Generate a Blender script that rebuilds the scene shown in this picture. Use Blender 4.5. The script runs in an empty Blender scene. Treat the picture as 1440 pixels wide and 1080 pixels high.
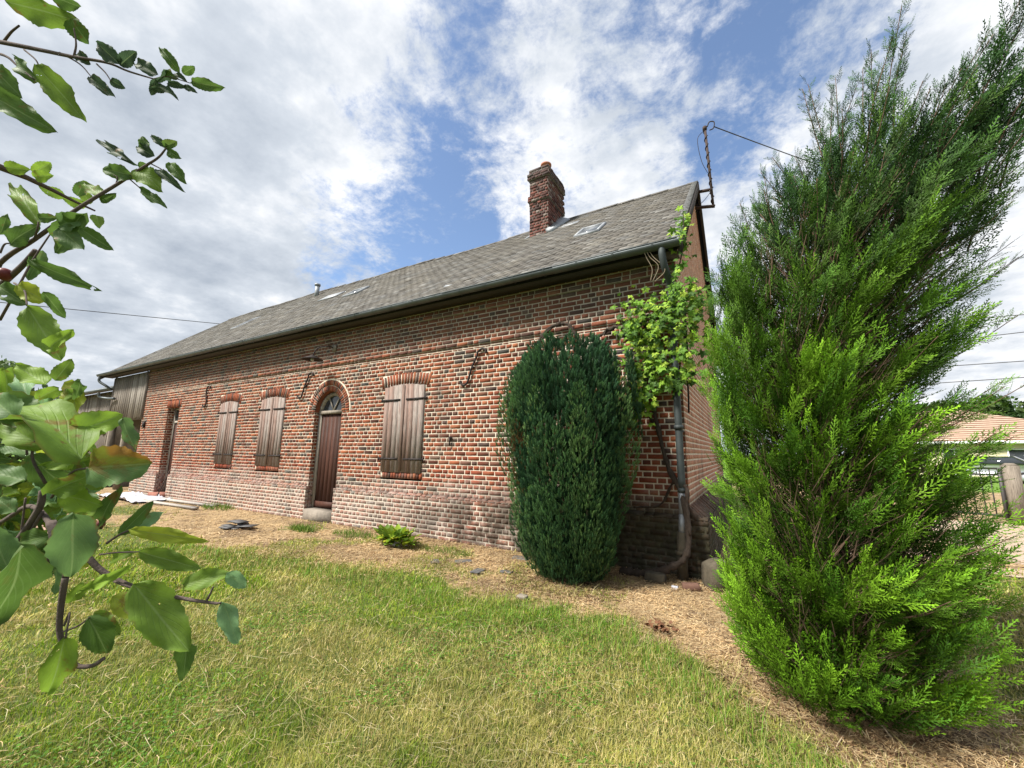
CLK, SUNE, EXPO = .54, 4.4, .96
import bpy, math, random
import numpy as np
from math import radians as RAD
random.seed(7); rng = np.random.default_rng(11)
scn = bpy.context.scene
COL = scn.collection
# ------------------------------------------------------------------ camera
CAM = np.array([.658, -5.32, 1.39]); FPX = 569.2
_a, _b, _c = np.radians([30.184, 9.5, .658])
FW = np.array([np.sin(-_a)*np.cos(_b), np.cos(_a)*np.cos(_b), np.sin(_b)])
_r = np.array([np.cos(_a), np.sin(_a), 0]); _u = np.cross(_r, FW)
RT = _r*np.cos(_c)+_u*np.sin(_c); UP = -_r*np.sin(_c)+_u*np.cos(_c)
from mathutils import Matrix, Vector
cd = bpy.data.cameras.new('camera'); cam = bpy.data.objects.new('camera', cd); COL.objects.link(cam)
cam.matrix_world = Matrix(((RT[0], UP[0], -FW[0], CAM[0]), (RT[1], UP[1], -FW[1], CAM[1]), (RT[2], UP[2], -FW[2], CAM[2]), (0, 0, 0, 1)))
cd.sensor_width = 36; cd.lens = 36*FPX/1440; cd.clip_start = .02; cd.clip_end = 3000
scn.camera = cam
def ray(px, py): return FW+RT*(px-720)/FPX-UP*(py-540)/FPX
def at(px, py, D): return CAM+ray(px, py)*D
def ground(px, py, z=0): d = ray(px, py); return CAM+d*(z-CAM[2])/d[2]
def wallp(px, py, y=0): d = ray(px, py); return CAM+d*(y-CAM[1])/d[1]
# ------------------------------------------------------------------ helpers
ORG = {}
def tag(o, label=None, cat=None, group=None, kind=None):
    if label: o['label'] = label
    if cat: o['category'] = cat
    if group: o['group'] = group
    if kind: o['kind'] = kind
    return o
def empty(name, loc, label, cat, group=None):
    o = bpy.data.objects.new(name, None); COL.objects.link(o); o.location = loc
    ORG[o.name] = np.array(loc, float); o.empty_display_size = .2
    return tag(o, label, cat, group)
def build(name, V, F, mats, parent=None, mi=None, tint=None, smooth=False, loc=None):
    """V (n,3) world coords; F list of index arrays (m,k)."""
    V = np.asarray(V, float)
    if isinstance(F, np.ndarray): F = [F]
    F = [np.asarray(f, np.int64) for f in F if len(f)]
    if not isinstance(mats, (list, tuple)): mats = [mats]
    org = np.zeros(3) if loc is None else np.array(loc, float)
    porg = np.zeros(3)
    if parent is not None: porg = ORG[parent.name]; org = porg if loc is None else org
    me = bpy.data.meshes.new(name)
    nV = len(V); me.vertices.add(nV); me.vertices.foreach_set('co', (V-org).astype(np.float32).ravel())
    loops = np.concatenate([f.ravel() for f in F]); cnt = np.concatenate([np.full(len(f), f.shape[1]) for f in F])
    me.loops.add(len(loops)); me.loops.foreach_set('vertex_index', loops.astype(np.int32))
    me.polygons.add(len(cnt)); st = np.concatenate([[0], np.cumsum(cnt)[:-1]])
    me.polygons.foreach_set('loop_start', st.astype(np.int32))
    try: me.polygons.foreach_set('loop_total', cnt.astype(np.int32))
    except Exception: pass
    for m in mats: me.materials.append(m)
    if mi is not None:
        a = np.concatenate([np.full(len(f), k) for f, k in zip(F, mi)]) if len(mi) == len(F) and len(F) < 50 else np.asarray(mi)
        me.polygons.foreach_set('material_index', a.astype(np.int32))
    if smooth: me.polygons.foreach_set('use_smooth', np.ones(len(cnt), bool))
    me.update(calc_edges=True)
    if tint is not None:
        t = np.ones((nV, 4), np.float32); tt = np.asarray(tint, np.float32)
        if tt.ndim == 1: t[:, 0] = t[:, 1] = t[:, 2] = tt
        else: t[:, :tt.shape[1]] = tt
        at_ = me.attributes.new('tint', 'FLOAT_COLOR', 'POINT'); at_.data.foreach_set('color', t.ravel())
    o = bpy.data.objects.new(name, me); COL.objects.link(o)
    if parent is not None: o.parent = parent; o.location = org-porg
    else: o.location = org
    ORG[o.name] = org
    return o
class MB:
    def __init__(s): s.V = []; s.Q = []; s.T = []; s.n = 0; s.qm = []; s.tm = []; s.tn = []
    def add(s, V, Q=None, T=None, m=0, t=1.0):
        V = np.asarray(V, float); s.V.append(V)
        s.tn.append(np.broadcast_to(np.asarray(t, float), (len(V), 3)) if np.ndim(t) < 2 else np.asarray(t))
        if Q is not None and len(Q): Q = np.asarray(Q); s.Q.append(Q+s.n); s.qm.append(np.full(len(Q), m))
        if T is not None and len(T): T = np.asarray(T); s.T.append(T+s.n); s.tm.append(np.full(len(T), m))
        s.n += len(V); return s
    def box(s, x0, x1, y0, y1, z0, z1, m=0, t=1.0):
        return s.hexa([(x0,y0,z0),(x1,y0,z0),(x1,y1,z0),(x0,y1,z0),(x0,y0,z1),(x1,y0,z1),(x1,y1,z1),(x0,y1,z1)], m, t)
    def hexa(s, P, m=0, t=1.0):
        return s.add(P, [(0,3,2,1),(4,5,6,7),(0,1,5,4),(1,2,6,5),(2,3,7,6),(3,0,4,7)], m=m, t=t)
    def beam(s, a, b, w, h, up=(0,0,1), m=0, t=1.0):
        a = np.array(a, float); b = np.array(b, float); d = b-a; d /= np.linalg.norm(d)
        x = np.cross(d, up); x /= np.linalg.norm(x)+1e-9; z = np.cross(x, d)
        P = [p+x*i*w/2+z*j*h/2 for p in (a, b) for i, j in ((-1,-1),(1,-1),(1,1),(-1,1))]
        return s.hexa(P, m, t)
    def tube(s, pts, rad, n=8, m=0, t=1.0, cap=True):
        pts = np.array(pts, float); k = len(pts); rad = np.broadcast_to(rad, (k,))
        d = np.gradient(pts, axis=0); d /= np.linalg.norm(d, axis=1)[:, None]+1e-9
        ref = np.array([0.31, .17, .93]); ref = ref if abs(d[0]@ref) < .9 else np.array([1., 0, 0])
        x = np.cross(d[0], ref); x /= np.linalg.norm(x); V = []
        for i in range(k):
            x = x-d[i]*(x@d[i]); x /= np.linalg.norm(x)+1e-9; y = np.cross(d[i], x)
            an = np.arange(n)*2*np.pi/n
            V.append(pts[i]+rad[i]*(np.cos(an)[:, None]*x+np.sin(an)[:, None]*y))
        V = np.concatenate(V); j = np.arange(n); j2 = (j+1) % n
        Q = np.concatenate([np.stack([i*n+j, i*n+j2, (i+1)*n+j2, (i+1)*n+j], 1) for i in range(k-1)])
        T = []
        if cap:
            V = np.concatenate([V, pts[:1], pts[-1:]]); c0 = k*n; c1 = k*n+1
            T = np.concatenate([np.stack([np.full(n, c0), j2, j], 1), np.stack([np.full(n, c1), (k-1)*n+j, (k-1)*n+j2], 1)])
        return s.add(V, Q, T, m, t)
    def obj(s, name, mats, parent=None, smooth=False, loc=None):
        V = np.concatenate(s.V); F = []; mi = []
        if s.Q: F.append(np.concatenate(s.Q)); mi.append(np.concatenate(s.qm))
        if s.T: F.append(np.concatenate(s.T)); mi.append(np.concatenate(s.tm))
        return build(name, V, F, mats, parent, np.concatenate(mi) if isinstance(mats, (list, tuple)) else None, np.concatenate(s.tn), smooth, loc)
def spline(pts, n=8):
    P = np.array(pts, float); P = np.vstack([2*P[0]-P[1], P, 2*P[-1]-P[-2]]); out = []
    for i in range(1, len(P)-2):
        for t in np.linspace(0, 1, n, endpoint=False):
            a, b, c, d = P[i-1:i+3]
            out.append(.5*((2*b)+(-a+c)*t+(2*a-5*b+4*c-d)*t*t+(-a+3*b-3*c+d)*t**3))
    out.append(P[-2]); return np.array(out)
def vnoise(x, y, seed=0):
    x = np.asarray(x, float); y = np.asarray(y, float)
    xi = np.floor(x).astype(np.int64); yi = np.floor(y).astype(np.int64); fx = x-xi; fy = y-yi
    fx = fx*fx*(3-2*fx); fy = fy*fy*(3-2*fy)
    def h(a, b):
        k = (a*374761393+b*668265263+seed*974634777) & 0xffffffff
        k = ((k ^ (k >> 13))*1274126177) & 0xffffffff
        return ((k ^ (k >> 16)) & 0xffff)/65535.
    return (h(xi, yi)*(1-fx)+h(xi+1, yi)*fx)*(1-fy)+(h(xi, yi+1)*(1-fx)+h(xi+1, yi+1)*fx)*fy
def fbm(x, y, seed=0, o=4):
    s = 0; a = .5
    for i in range(o): s = s+a*vnoise(x*2**i, y*2**i, seed+i*17); a *= .5
    return s/(1-.5**o)
def sstep(a, b, x): t = np.clip((x-a)/(b-a), 0, 1); return t*t*(3-2*t)
def scatter(V, D, Nn, off, sc):
    """copies of template V (x side, y along, z normal): directions D, normals Nn (K,3), offsets, scale"""
    D = D/(np.linalg.norm(D, axis=1)[:, None]+1e-9); X = np.cross(D, Nn); X /= np.linalg.norm(X, axis=1)[:, None]+1e-9
    Z = np.cross(X, D); sc = np.broadcast_to(np.asarray(sc, float), (len(D),))
    W = (V[None, :, 0, None]*X[:, None]+V[None, :, 1, None]*D[:, None]+V[None, :, 2, None]*Z[:, None])*sc[:, None, None]+off[:, None]
    return W
def rep(F, n, K): return (F[None]+(np.arange(K)*n)[:, None, None]).reshape(-1, F.shape[1])
def runit(n): v = rng.normal(size=(n, 3)); return v/np.linalg.norm(v, axis=1)[:, None]
# ------------------------------------------------------------------ materials
class Mat:
    def __init__(s, name, rough=.8, spec=.3, metal=0.0):
        s.m = bpy.data.materials.new(name); s.m.use_nodes = True; s.nt = s.m.node_tree; s.n = s.nt.nodes
        s.b = s.n['Principled BSDF']; s.out = s.n['Material Output']
        s.b.inputs['Roughness'].default_value = rough; s.b.inputs['Metallic'].default_value = metal
        s.b.inputs['Specular IOR Level'].default_value = spec
    def l(s, a, b): s.nt.links.new(a, b)
    def pos(s): return s.n.new('ShaderNodeNewGeometry').outputs['Position']
    def isl(s): return s.n.new('ShaderNodeNewGeometry').outputs['Random Per Island']
    def tint(s): x = s.n.new('ShaderNodeAttribute'); x.attribute_name = 'tint'; return x.outputs['Color']
    def sep(s, c): x = s.n.new('ShaderNodeSeparateXYZ'); s.l(c, x.inputs[0]); return x.outputs
    def noise(s, scale, detail=4, rough=.6, vec=None, st=None, dist=0):
        x = s.n.new('ShaderNodeTexNoise'); x.inputs['Scale'].default_value = scale; x.inputs['Detail'].default_value = detail
        x.inputs['Roughness'].default_value = rough; x.inputs['Distortion'].default_value = dist
        v = vec if vec is not None else s.pos()
        if st: mp = s.n.new('ShaderNodeMapping'); mp.inputs['Scale'].default_value = st; s.l(v, mp.inputs[0]); v = mp.outputs[0]
        s.l(v, x.inputs['Vector']); return x.outputs['Fac']
    def ramp(s, f, stops, interp='LINEAR'):
        x = s.n.new('ShaderNodeValToRGB'); s.l(f, x.inputs[0]); e = x.color_ramp.elements; x.color_ramp.interpolation = interp
        for i, (p, c) in enumerate(stops):
            el = e[i] if i < 2 else e.new(p)
            el.position = p; el.color = (c, c, c, 1) if np.isscalar(c) else (*c, 1)
        return x.outputs['Color']
    def mix(s, f, a, b, mode='MIX'):
        x = s.n.new('ShaderNodeMix'); x.data_type = 'RGBA'; x.blend_type = mode
        for v, i in ((f, x.inputs[0]), (a, x.inputs[6]), (b, x.inputs[7])):
            if hasattr(v, 'is_output'): s.l(v, i)
            elif np.isscalar(v): i.default_value = v if i == x.inputs[0] else (v, v, v, 1)
            else: i.default_value = (*v, 1)
        return x.outputs[2]
    def math(s, op, a, b=None, c=None, clamp=False):
        x = s.n.new('ShaderNodeMath'); x.operation = op; x.use_clamp = clamp
        for v, i in ((a, 0), (b, 1), (c, 2)):
            if v is None: continue
            if hasattr(v, 'is_output'): s.l(v, x.inputs[i])
            else: x.inputs[i].default_value = v
        return x.outputs[0]
    def mr(s, v, a, b, c=0., d=1.):
        x = s.n.new('ShaderNodeMapRange'); s.l(v, x.inputs[0])
        for i, q in enumerate((a, b, c, d)): x.inputs[i+1].default_value = q
        x.interpolation_type = 'SMOOTHSTEP'; return x.outputs[0]
    def col(s, c):
        if hasattr(c, 'is_output'): s.l(c, s.b.inputs['Base Color'])
        else: s.b.inputs['Base Color'].default_value = (*c, 1)
        return s
    def bump(s, h, dist=.005, strength=.6):
        x = s.n.new('ShaderNodeBump'); x.inputs['Distance'].default_value = dist; x.inputs['Strength'].default_value = strength
        s.l(h, x.inputs['Height']); s.l(x.outputs[0], s.b.inputs['Normal']); return s
    def translucent(s, fac, c):
        t = s.n.new('ShaderNodeBsdfTranslucent'); mx = s.n.new('ShaderNodeMixShader'); mx.inputs[0].default_value = fac
        s.l(c, t.inputs[0]); s.mx = mx; s.l(s.b.outputs[0], mx.inputs[1]); s.l(t.outputs[0], mx.inputs[2]); s.l(mx.outputs[0], s.out.inputs[0]); return s

def simple(name, c, rough=.7, metal=0., nz=0.15, sc=8, spec=.3, bump=0):
    m = Mat(name, rough, spec, metal); f = m.noise(sc, 5)
    c = np.array(c); m.col(m.ramp(f, [(.25, tuple(c*(1-nz))), (.75, tuple(np.minimum(c*(1+nz), 1)))]))
    if bump: m.bump(m.noise(sc*6, 4), bump)
    return m.m
# brick ---------------------------------------------------------------
def x_(m): return m.sep(m.pos())[0]
def brick_mats():
    def lime(m):
        x, y, z = m.sep(m.pos())
        zn = m.math('ADD', z, m.math('MULTIPLY', m.math('SUBTRACT', m.noise(1.3, 5, .65), .5), .9))
        f = m.mr(zn, 1.02, .66)                                            # limewash band at the foot
        f = m.math('MULTIPLY', m.math('MULTIPLY', f, m.mr(m.noise(9, 5, .7), .22, .55)), m.mr(m.noise(1.6, 5, .7), .3, .62, .45, 1.))
        return f, x, z
    def stains_and_tones(m, c, x, z, fl):
        # damp dirt and moss low down near the corner
        d = m.math('MULTIPLY', m.mr(m.math('ADD', x, m.math('MULTIPLY', m.noise(.9, 4), 2.0)), -4.6, -1.6), m.mr(z, 1.05, .35))
        d = m.math('MULTIPLY', d, m.mr(m.noise(2.2, 6, .7), .34, .56))
        c = m.mix(m.math('MULTIPLY', d, .88), c, (.035, .026, .017))
        dg = m.math('MULTIPLY', m.math('MULTIPLY', m.mr(x, -2.6, -1.9), m.mr(z, 1.0, .55)), m.mr(m.noise(3, 5, .7), .25, .6, .55, .9)); c = m.mix(dg, c, m.ramp(m.noise(12, 4), [(.3, (.022, .018, .012)), (.7, (.06, .06, .032))]))
        d2 = m.mr(m.noise(.9, 6, .7, st=(1.6, 1, .8)), .52, .72)
        c = m.mix(m.math('MULTIPLY', d2, .5), c, (.09, .075, .062))
        # noisy dark grey mixed in towards the upper courses
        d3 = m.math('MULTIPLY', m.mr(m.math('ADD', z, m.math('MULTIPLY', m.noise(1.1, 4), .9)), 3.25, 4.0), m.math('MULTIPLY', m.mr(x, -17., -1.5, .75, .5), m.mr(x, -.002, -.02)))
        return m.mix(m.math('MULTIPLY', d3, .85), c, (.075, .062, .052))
    b = Mat('brick', .9, .15)
    c = b.ramp(b.isl(), [(0, (.075, .036, .027)), (.18, (.185, .058, .034)), (.42, (.275, .08, .038)), (.62, (.215, .07, .042)), (.78, (.34, .12, .055)), (.86, (.11, .058, .045)), (.93, (.06, .057, .052)), (1, (.18, .11, .08))])
    nz = b.noise(38, 5, .7)
    c = b.mix(.65, c, b.ramp(nz, [(.25, .38), (.7, 1.1)]), 'MULTIPLY')
    pale = b.mr(b.noise(1.9, 6, .72), .5, .72)
    c = b.mix(b.math('MULTIPLY', pale, .22), c, (.40, .27, .2))
    red = b.math('MULTIPLY', b.mr(b.sep(b.pos())[2], 1.6, .9), b.mr(b.noise(.8, 4), .45, .6))
    c = b.mix(b.math('MULTIPLY', red, .35), c, (.28, .05, .025))
    gx_ = b.mr(x_(b), -.012, -.002); c = b.mix(b.math('MULTIPLY', gx_, b.mr(b.noise(3.2, 5, .7), .25, .65, .3, .75)), c, (.60, .31, .20))  # gable: paler brick, colour lightened further because it faces away from the sun
    fl, x, z = lime(b)
    c = b.mix(b.math('MULTIPLY', fl, b.mr(b.noise(22, 4, .6), .3, .66, .25, .8)), c, (.37, .335, .29))
    c = stains_and_tones(b, c, x, z, fl); b.col(c); b.bump(b.noise(70, 5, .7), .006, .7)
    m = Mat('mortar', .95, .1)
    mc = m.ramp(m.noise(14, 5, .7), [(.3, (.46, .39, .30)), (.7, (.76, .68, .55))])
    fl, x, z = lime(m); mc = m.mix(m.math('MULTIPLY', fl, .5), mc, (.50, .465, .41)); mc = stains_and_tones(m, mc, x, z, fl)
    m.col(mc); m.bump(m.noise(90, 4), .004, .6)
    return b.m, m.m
BRICK, MORTAR = brick_mats()
def chim_mat():
    b = Mat('chimney_brick', .92, .1)
    c = b.ramp(b.isl(), [(0, (.05, .03, .028)), (.3, (.13, .058, .048)), (.6, (.18, .075, .06)), (.8, (.12, .085, .075)), (1, (.3, .25, .22))])
    c = b.mix(.7, c, b.ramp(b.noise(30, 5, .7), [(.25, .4), (.7, 1.3)]), 'MULTIPLY')
    z = b.sep(b.pos())[2]
    c = b.mix(b.math('MULTIPLY', b.mr(z, 7.75, 8.0), .65), c, (.06, .055, .055)); b.col(c); b.bump(b.noise(60, 5), .006)
    return b.m
CHB = chim_mat()
CHM = simple('chimney_mortar', (.20, .17, .15), .95, sc=20)
def wood_mat(name, cols, sc=1.0, rough=.85, paint=None):
    w = Mat(name, rough, .15)
    g = w.noise(9*sc, 6, .65, st=(6, 6, .35)); i = w.isl()
    f = w.math('ADD', w.math('MULTIPLY', g, .6), w.math('MULTIPLY', i, .45))
    k = len(cols); c = w.ramp(f, [(.2+.65*j/(k-1), cc) for j, cc in enumerate(cols)])
    streak = w.noise(60*sc, 4, .6, st=(3, 3, .12)); c = w.mix(.75, c, w.ramp(streak, [(.35, .35), (.6, 1.15)]), 'MULTIPLY')
    w.col(c); w.bump(streak, .004, .7); return w.m
SHUT = wood_mat('weathered_shutter_wood', [(.09, .06, .05), (.19, .135, .11), (.24, .155, .125), (.30, .265, .235), (.20, .11, .088)])
BOARD = wood_mat('weathered_board_wood', [(.10, .085, .07), (.24, .21, .18), (.36, .33, .29)])
DOORW = wood_mat('brown_door_wood', [(.032, .016, .011), (.06, .027, .019), (.09, .04, .028)], rough=.6)
FRAME = wood_mat('grey_frame_wood', [(.22, .19, .15), (.42, .38, .32)])
OLDW = wood_mat('old_post_wood', [(.14, .115, .09), (.30, .26, .21)])
IRON = simple('wrought_iron', (.035, .028, .026), .65, .5, sc=30, bump=.002)
RUST = simple('rusty_iron', (.065, .045, .038), .8, .3, sc=30, bump=.002)
ZINC = simple('zinc', (.10, .115, .12), .55, .5, nz=.25, sc=5, spec=.5)
ZINCP = simple('zinc_pipe', (.05, .062, .062), .65, .3, nz=.3, sc=7, spec=.5)
LEAD = simple('lead_flashing', (.27, .285, .30), .6, .4, nz=.25, sc=6)
DARK = simple('dark_interior', (.012, .011, .01), .95)
GLASS = Mat('window_glass', .06, .6); GLASS.col((.03, .035, .04)); GLASS = GLASS.m
SKYG = Mat('skylight_glass', .12, .9); SKYG.col((.10, .11, .12)); SKYG = SKYG.m
STONE = simple('worn_stone', (.22, .19, .155), .95, nz=.35, sc=9, bump=.01)
DSTONE = simple('mossy_stone', (.085, .072, .05), .95, nz=.45, sc=11, bump=.012)
TERRA = simple('terracotta', (.34, .14, .085), .9, nz=.25, sc=12)
WHITEP = simple('white_plastic', (.46, .47, .52), .5, sc=6, nz=.1)
def slate_mat():
    m = Mat('slate', .85, .25)
    c = m.ramp(m.isl(), [(0, (.105, .096, .087)), (.35, (.138, .128, .116)), (.7, (.17, .16, .145)), (.9, (.155, .153, .15)), (1, (.26, .25, .235))])
    li = m.mr(m.noise(1.4, 7, .75), .42, .68)
    c = m.mix(m.math('MULTIPLY', li, .55), c, m.ramp(m.noise(9, 5), [(.3, (.13, .11, .08)), (.7, (.27, .25, .215))]))
    c = m.mix(.7, c, m.ramp(m.noise(26, 5, .7), [(.28, .5), (.7, 1.25)]), 'MULTIPLY')
    dk = m.mr(m.noise(2.6, 6, .7, st=(.45, 1.2, 1.2)), .52, .66); c = m.mix(m.math('MULTIPLY', dk, .55), c, (.085, .075, .062))
    bl = m.mr(m.noise(.6, 5, .7, st=(1, 1, 2)), .62, .72); c = m.mix(m.math('MULTIPLY', bl, .6), c, (.20, .22, .25))
    m.col(c); m.bump(m.noise(45, 5, .7), .006, .6); return m.m
SLATE = slate_mat()
# ------------------------------------------------------------------ brick panels
def free_iv(a, b, blocks):
    iv = [(a, b)]
    for p, q in blocks:
        nv = []
        for s, e in iv:
            if q <= s or p >= e: nv.append((s, e)); continue
            if p > s: nv.append((s, p))
            if q < e: nv.append((q, e))
        iv = nv
    return iv
COURSE = .073
def brick_panel(mb, O, U, N, u0, u1, v0, v1, block=None, seed=0, w=.226, depth=0.0, jit=.0014, course=COURSE, mortar_in=.0055, vstart=0., miss=0.0, Vd=(0,0,1)):
    """real bricks laid in the plane O+uU+vV, standing `depth` proud; material 0 brick, 1 mortar"""
    r = random.Random(seed); O = np.array(O, float); U = np.array(U, float); N = np.array(N, float); Vd = np.array(Vd, float)
    row = int(math.floor((v0-vstart)/course+.001)); v = vstart+row*course; BV = []; MV = []
    while v < v1-1e-4:
        a, b = max(v, v0), min(v+course, v1)
        bl = block((a+b)/2) if block else []
        ivs = free_iv(u0, u1, bl)
        for s, e in ivs:
            if e-s > .01: MV.append((s, e, a, b))
        u = math.floor(u0/w)*w-(row % 2)*w*.25-r.random()*.02; kind = row % 2
        while u < u1:
            st = (r.random() < (.62 if kind == 0 else .12)); L = w if st else w/2
            x0, x1 = u, u+L; u += L
            for s, e in ivs:
                p, q = max(x0, s), min(x1, e)
                if q-p < .03: continue
                if r.random() < miss: continue
                j = .0060
                BV.append((p+(j if p > s+1e-6 else 0), q-(j if q < e-1e-6 else 0), a+.0058+r.random()*.0012, b-.0058-r.random()*.0012))
        v += course; row += 1
    n = len(BV)
    if n:
        B = np.array(BV); g = np.random.default_rng(seed+5)
        P = np.zeros((n, 8, 3)); cu = B[:, [0, 1, 1, 0]]; cv = B[:, [2, 2, 3, 3]]
        P[:, :4, 0] = cu; P[:, :4, 1] = cv; P[:, :4, 2] = -.012
        ins = .004; su = np.array([1, -1, -1, 1])*ins; sv = np.array([1, 1, -1, -1])*ins
        P[:, 4:, 0] = cu+su+g.normal(0, .0016, (n, 4)); P[:, 4:, 1] = cv+sv+g.normal(0, .0016, (n, 4))
        P[:, 4:, 2] = np.abs(g.normal(0, jit, (n, 1)))+g.normal(0, .0007, (n, 4))
        W = O+P[..., 0:1]*U+P[..., 1:2]*Vd+(P[..., 2:3]+depth)*N
        F = np.array([(4, 5, 6, 7), (0, 1, 5, 4), (1, 2, 6, 5), (2, 3, 7, 6), (3, 0, 4, 7)])
        if np.dot(np.cross(U, Vd), N) < 0: F = F[:, ::-1]
        mb.add(W.reshape(-1, 3), rep(F, 8, n), m=0)
    k = len(MV)
    if k:
        B = np.array(MV); cu = B[:, [0, 1, 1, 0]]; cv = B[:, [2, 2, 3, 3]]
        W = O+cu[..., None]*U+cv[..., None]*Vd+(depth-mortar_in)*N
        F = np.array([(0, 1, 2, 3)]);
        if np.dot(np.cross(U, Vd), N) < 0: F = F[:, ::-1]
        mb.add(W.reshape(-1, 3), rep(F, 4, k), m=1)
    return mb
# ------------------------------------------------------------------ farmhouse
RY0, RZ0, RY1, RZ1 = -.3045, 3.976, 3.609, 7.257
def roofz(y): return RZ0+(RZ1-RZ0)*(y-RY0)/(RY1-RY0)
XW, XL = -16.25, -19.5
BACK = 7.22
house = empty('farmhouse', (-8., 3.6, 0.), 'long red brick farmhouse with slate roof, closed wooden shutters and arched door', 'farmhouse')
SH = [(-11.24, -10.40), (-9.32, -8.38), (-5.18, -4.20)]; SZB, SZT = 1.02, 2.56
DX0, DX1, DZ0, DSP = -7.27, -6.40, .22, 2.165; DR = (DX1-DX0)/2; DC = (DX0+DX1)/2
EX0, EX1, EZT = -14.42, -13.66, 2.58
def seg_top(a, b, z0, rise, x): t = (x-(a+b)/2)/((b-a)/2); return z0+rise*(1-t*t)
def front_block(z):
    B = []
    for a, b in SH:
        if SZB-.11 < z < SZT: B.append((a, b))
        elif SZT <= z < SZT+.24: B.append((a-.10, b+.10))
    if z < DSP: B.append((DX0, DX1))
    elif z < DSP+DR+.235:
        h = z-DSP; R = DR+.235; w_ = math.sqrt(max(R*R-h*h, 0)); B.append((DC-w_, DC+w_))
    if .1 < z < EZT: B.append((EX0, EX1))
    elif EZT <= z < EZT+.22: B.append((EX0-.08, EX1+.08))
    return B
mb = MB()
brick_panel(mb, (0, 0, 0), (1, 0, 0), (0, -1, 0), XW, 0, .58, 3.10, front_block, 1)
brick_panel(mb, (0, 0, 0), (1, 0, 0), (0, -1, 0), XW, 0, 3.10, 3.90, None, 2)
# backing behind arches and reveals (door splays)
for a, b in SH:
    for k in range(int((b-a+.16)/.068)+1):                       # soldier arch over each shutter
        x = a-.08+k*.068; x1 = min(x+.055, b+.085)
        za = seg_top(a, b, SZT-.02, .05, (x+x1)/2); zb = za+.205
        t = ((x+x1)/2-(a+b)/2)*.10
        P = [(x, .02, za), (x1, .02, za), (x1, -.004, za), (x, -.004, za), (x+t, .02, zb), (x1+t, .02, zb), (x1+t, -.004, zb), (x+t, -.004, zb)]
        P = [(p[0]+random.gauss(0, .002), p[1]+random.gauss(0, .0015), p[2]+random.gauss(0, .002)) for p in P]
        mb.hexa(P, 0)
        if x-.03 > a and x1 < b+.03:                             # rowlock sill under it
            mb.box(x, x1, -.012+random.gauss(0, .002), .03, SZB-.115, SZB-.008, 0)
    mb.box(a-.09, b+.09, .003, .03, SZT-.0, SZT+.21, 1); mb.box(a, b, .004, .028, SZB-.11, SZB-.012, 1)
for R0, R1, n, of in ((DR, DR+.105, 30, 0), (DR+.115, DR+.225, 36, .5)):   # two rings of the door arch
    for k in range(n):
        a0 = math.pi*(k+.10)/n; a1 = math.pi*(k+.90)/n; P = []
        for y in (.02, -.008+random.gauss(0, .002)):
            P += [(DC+R0*math.cos(a0), y, DSP+R0*math.sin(a0)), (DC+R0*math.cos(a1), y, DSP+R0*math.sin(a1)), (DC+R1*math.cos(a1), y, DSP+R1*math.sin(a1)), (DC+R1*math.cos(a0), y, DSP+R1*math.sin(a0))]
        mb.hexa(P, 0)
n = 40; V = []
for k in range(n+1):
    a = math.pi*k/n
    for R in (DR, DR+.26): V.append((DC+R*math.cos(a), -.0015, DSP+R*math.sin(a)))
mb.add(V, [(2*k, 2*k+1, 2*k+3, 2*k+2) for k in range(n)], m=1)
V = []                                                           # soffit of the arch
for k in range(n+1):
    a = math.pi*k/n
    for y in (.0, .26): V.append((DC+DR*math.cos(a), y, DSP+DR*math.sin(a)))
mb.add(V, [(2*k, 2*k+1, 2*k+3, 2*k+2) for k in range(n)], m=0)
# brick reveals
for x, nx, z0, z1, dep in ((DX0, 1, .1, DSP, .26), (DX1, -1, .1, DSP, .26), (EX0, 1, .1, EZT, .30), (EX1, -1, .1, EZT, .30)):
    brick_panel(mb, (x, 0, 0), (0, 1, 0), (nx, 0, 0), 0.0, dep, z0, z1, None, int(abs(x)*9))
for k in range(12):
    x = EX0-.07+k*.075; mb.box(x, x+.066, -.005+random.gauss(0, .002), .3, EZT+random.gauss(0, .003), EZT+.2, 0)
mb.box(EX0-.08, EX1+.08, .01, .29, EZT+.004, EZT+.215, 1)
# gable wall (x = 0)
def gab_block(z):
    B = []
    y0 = RY0+(z-RZ0)*(RY1-RY0)/(RZ1-RZ0)
    if z > 3.9: B += [(-1, y0+.03), (2*RY1-y0-.03, 9)]
    return B
brick_panel(mb, (0, 0, 0), (0, 1, 0), (1, 0, 0), 0, BACK, .58, 7.2, gab_block, 31, jit=.0005, mortar_in=.0012)
# back and left end
mb.add([(XW, BACK, 0), (0, BACK, 0), (0, BACK, 3.95), (XW, BACK, 3.95)], [(0, 3, 2, 1)], m=1)
mb.add([(XW, 0, 0), (XW, BACK, 0), (XW, BACK, 3.95), (XW, 3.61, 7.2), (XW, 0, 3.95)], None, None)
mb.V[-1] = mb.V[-1]; base = mb.n-5; mb.Q.append(np.array([(base, base+1, base+2, base+4)])); mb.qm.append(np.array([1])); mb.T.append(np.array([(base+4, base+2, base+3)])); mb.tm.append(np.array([1]))
mb.obj('brick_wall', [BRICK, MORTAR], house)
# string course
mb = MB(); brick_panel(mb, (0, 0, 0), (1, 0, 0), (0, -1, 0), -12.18, 0.018, 3.135, 3.135+COURSE, None, 77, depth=.022, vstart=3.135, mortar_in=.012)
mb.box(-12.18, 0.018, -.012, .005, 3.143, 3.127+COURSE, 1)
brick_panel(mb, (0, 0, 0), (1, 0, 0), (0, -1, 0), XW, 0, 3.72, 3.72+COURSE, None, 78, depth=.03, vstart=3.72)
mb.box(XW, 0, -.018, .005, 3.73, 3.71+COURSE, 1)
mb.obj('string_course', [BRICK, MORTAR], house)
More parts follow.
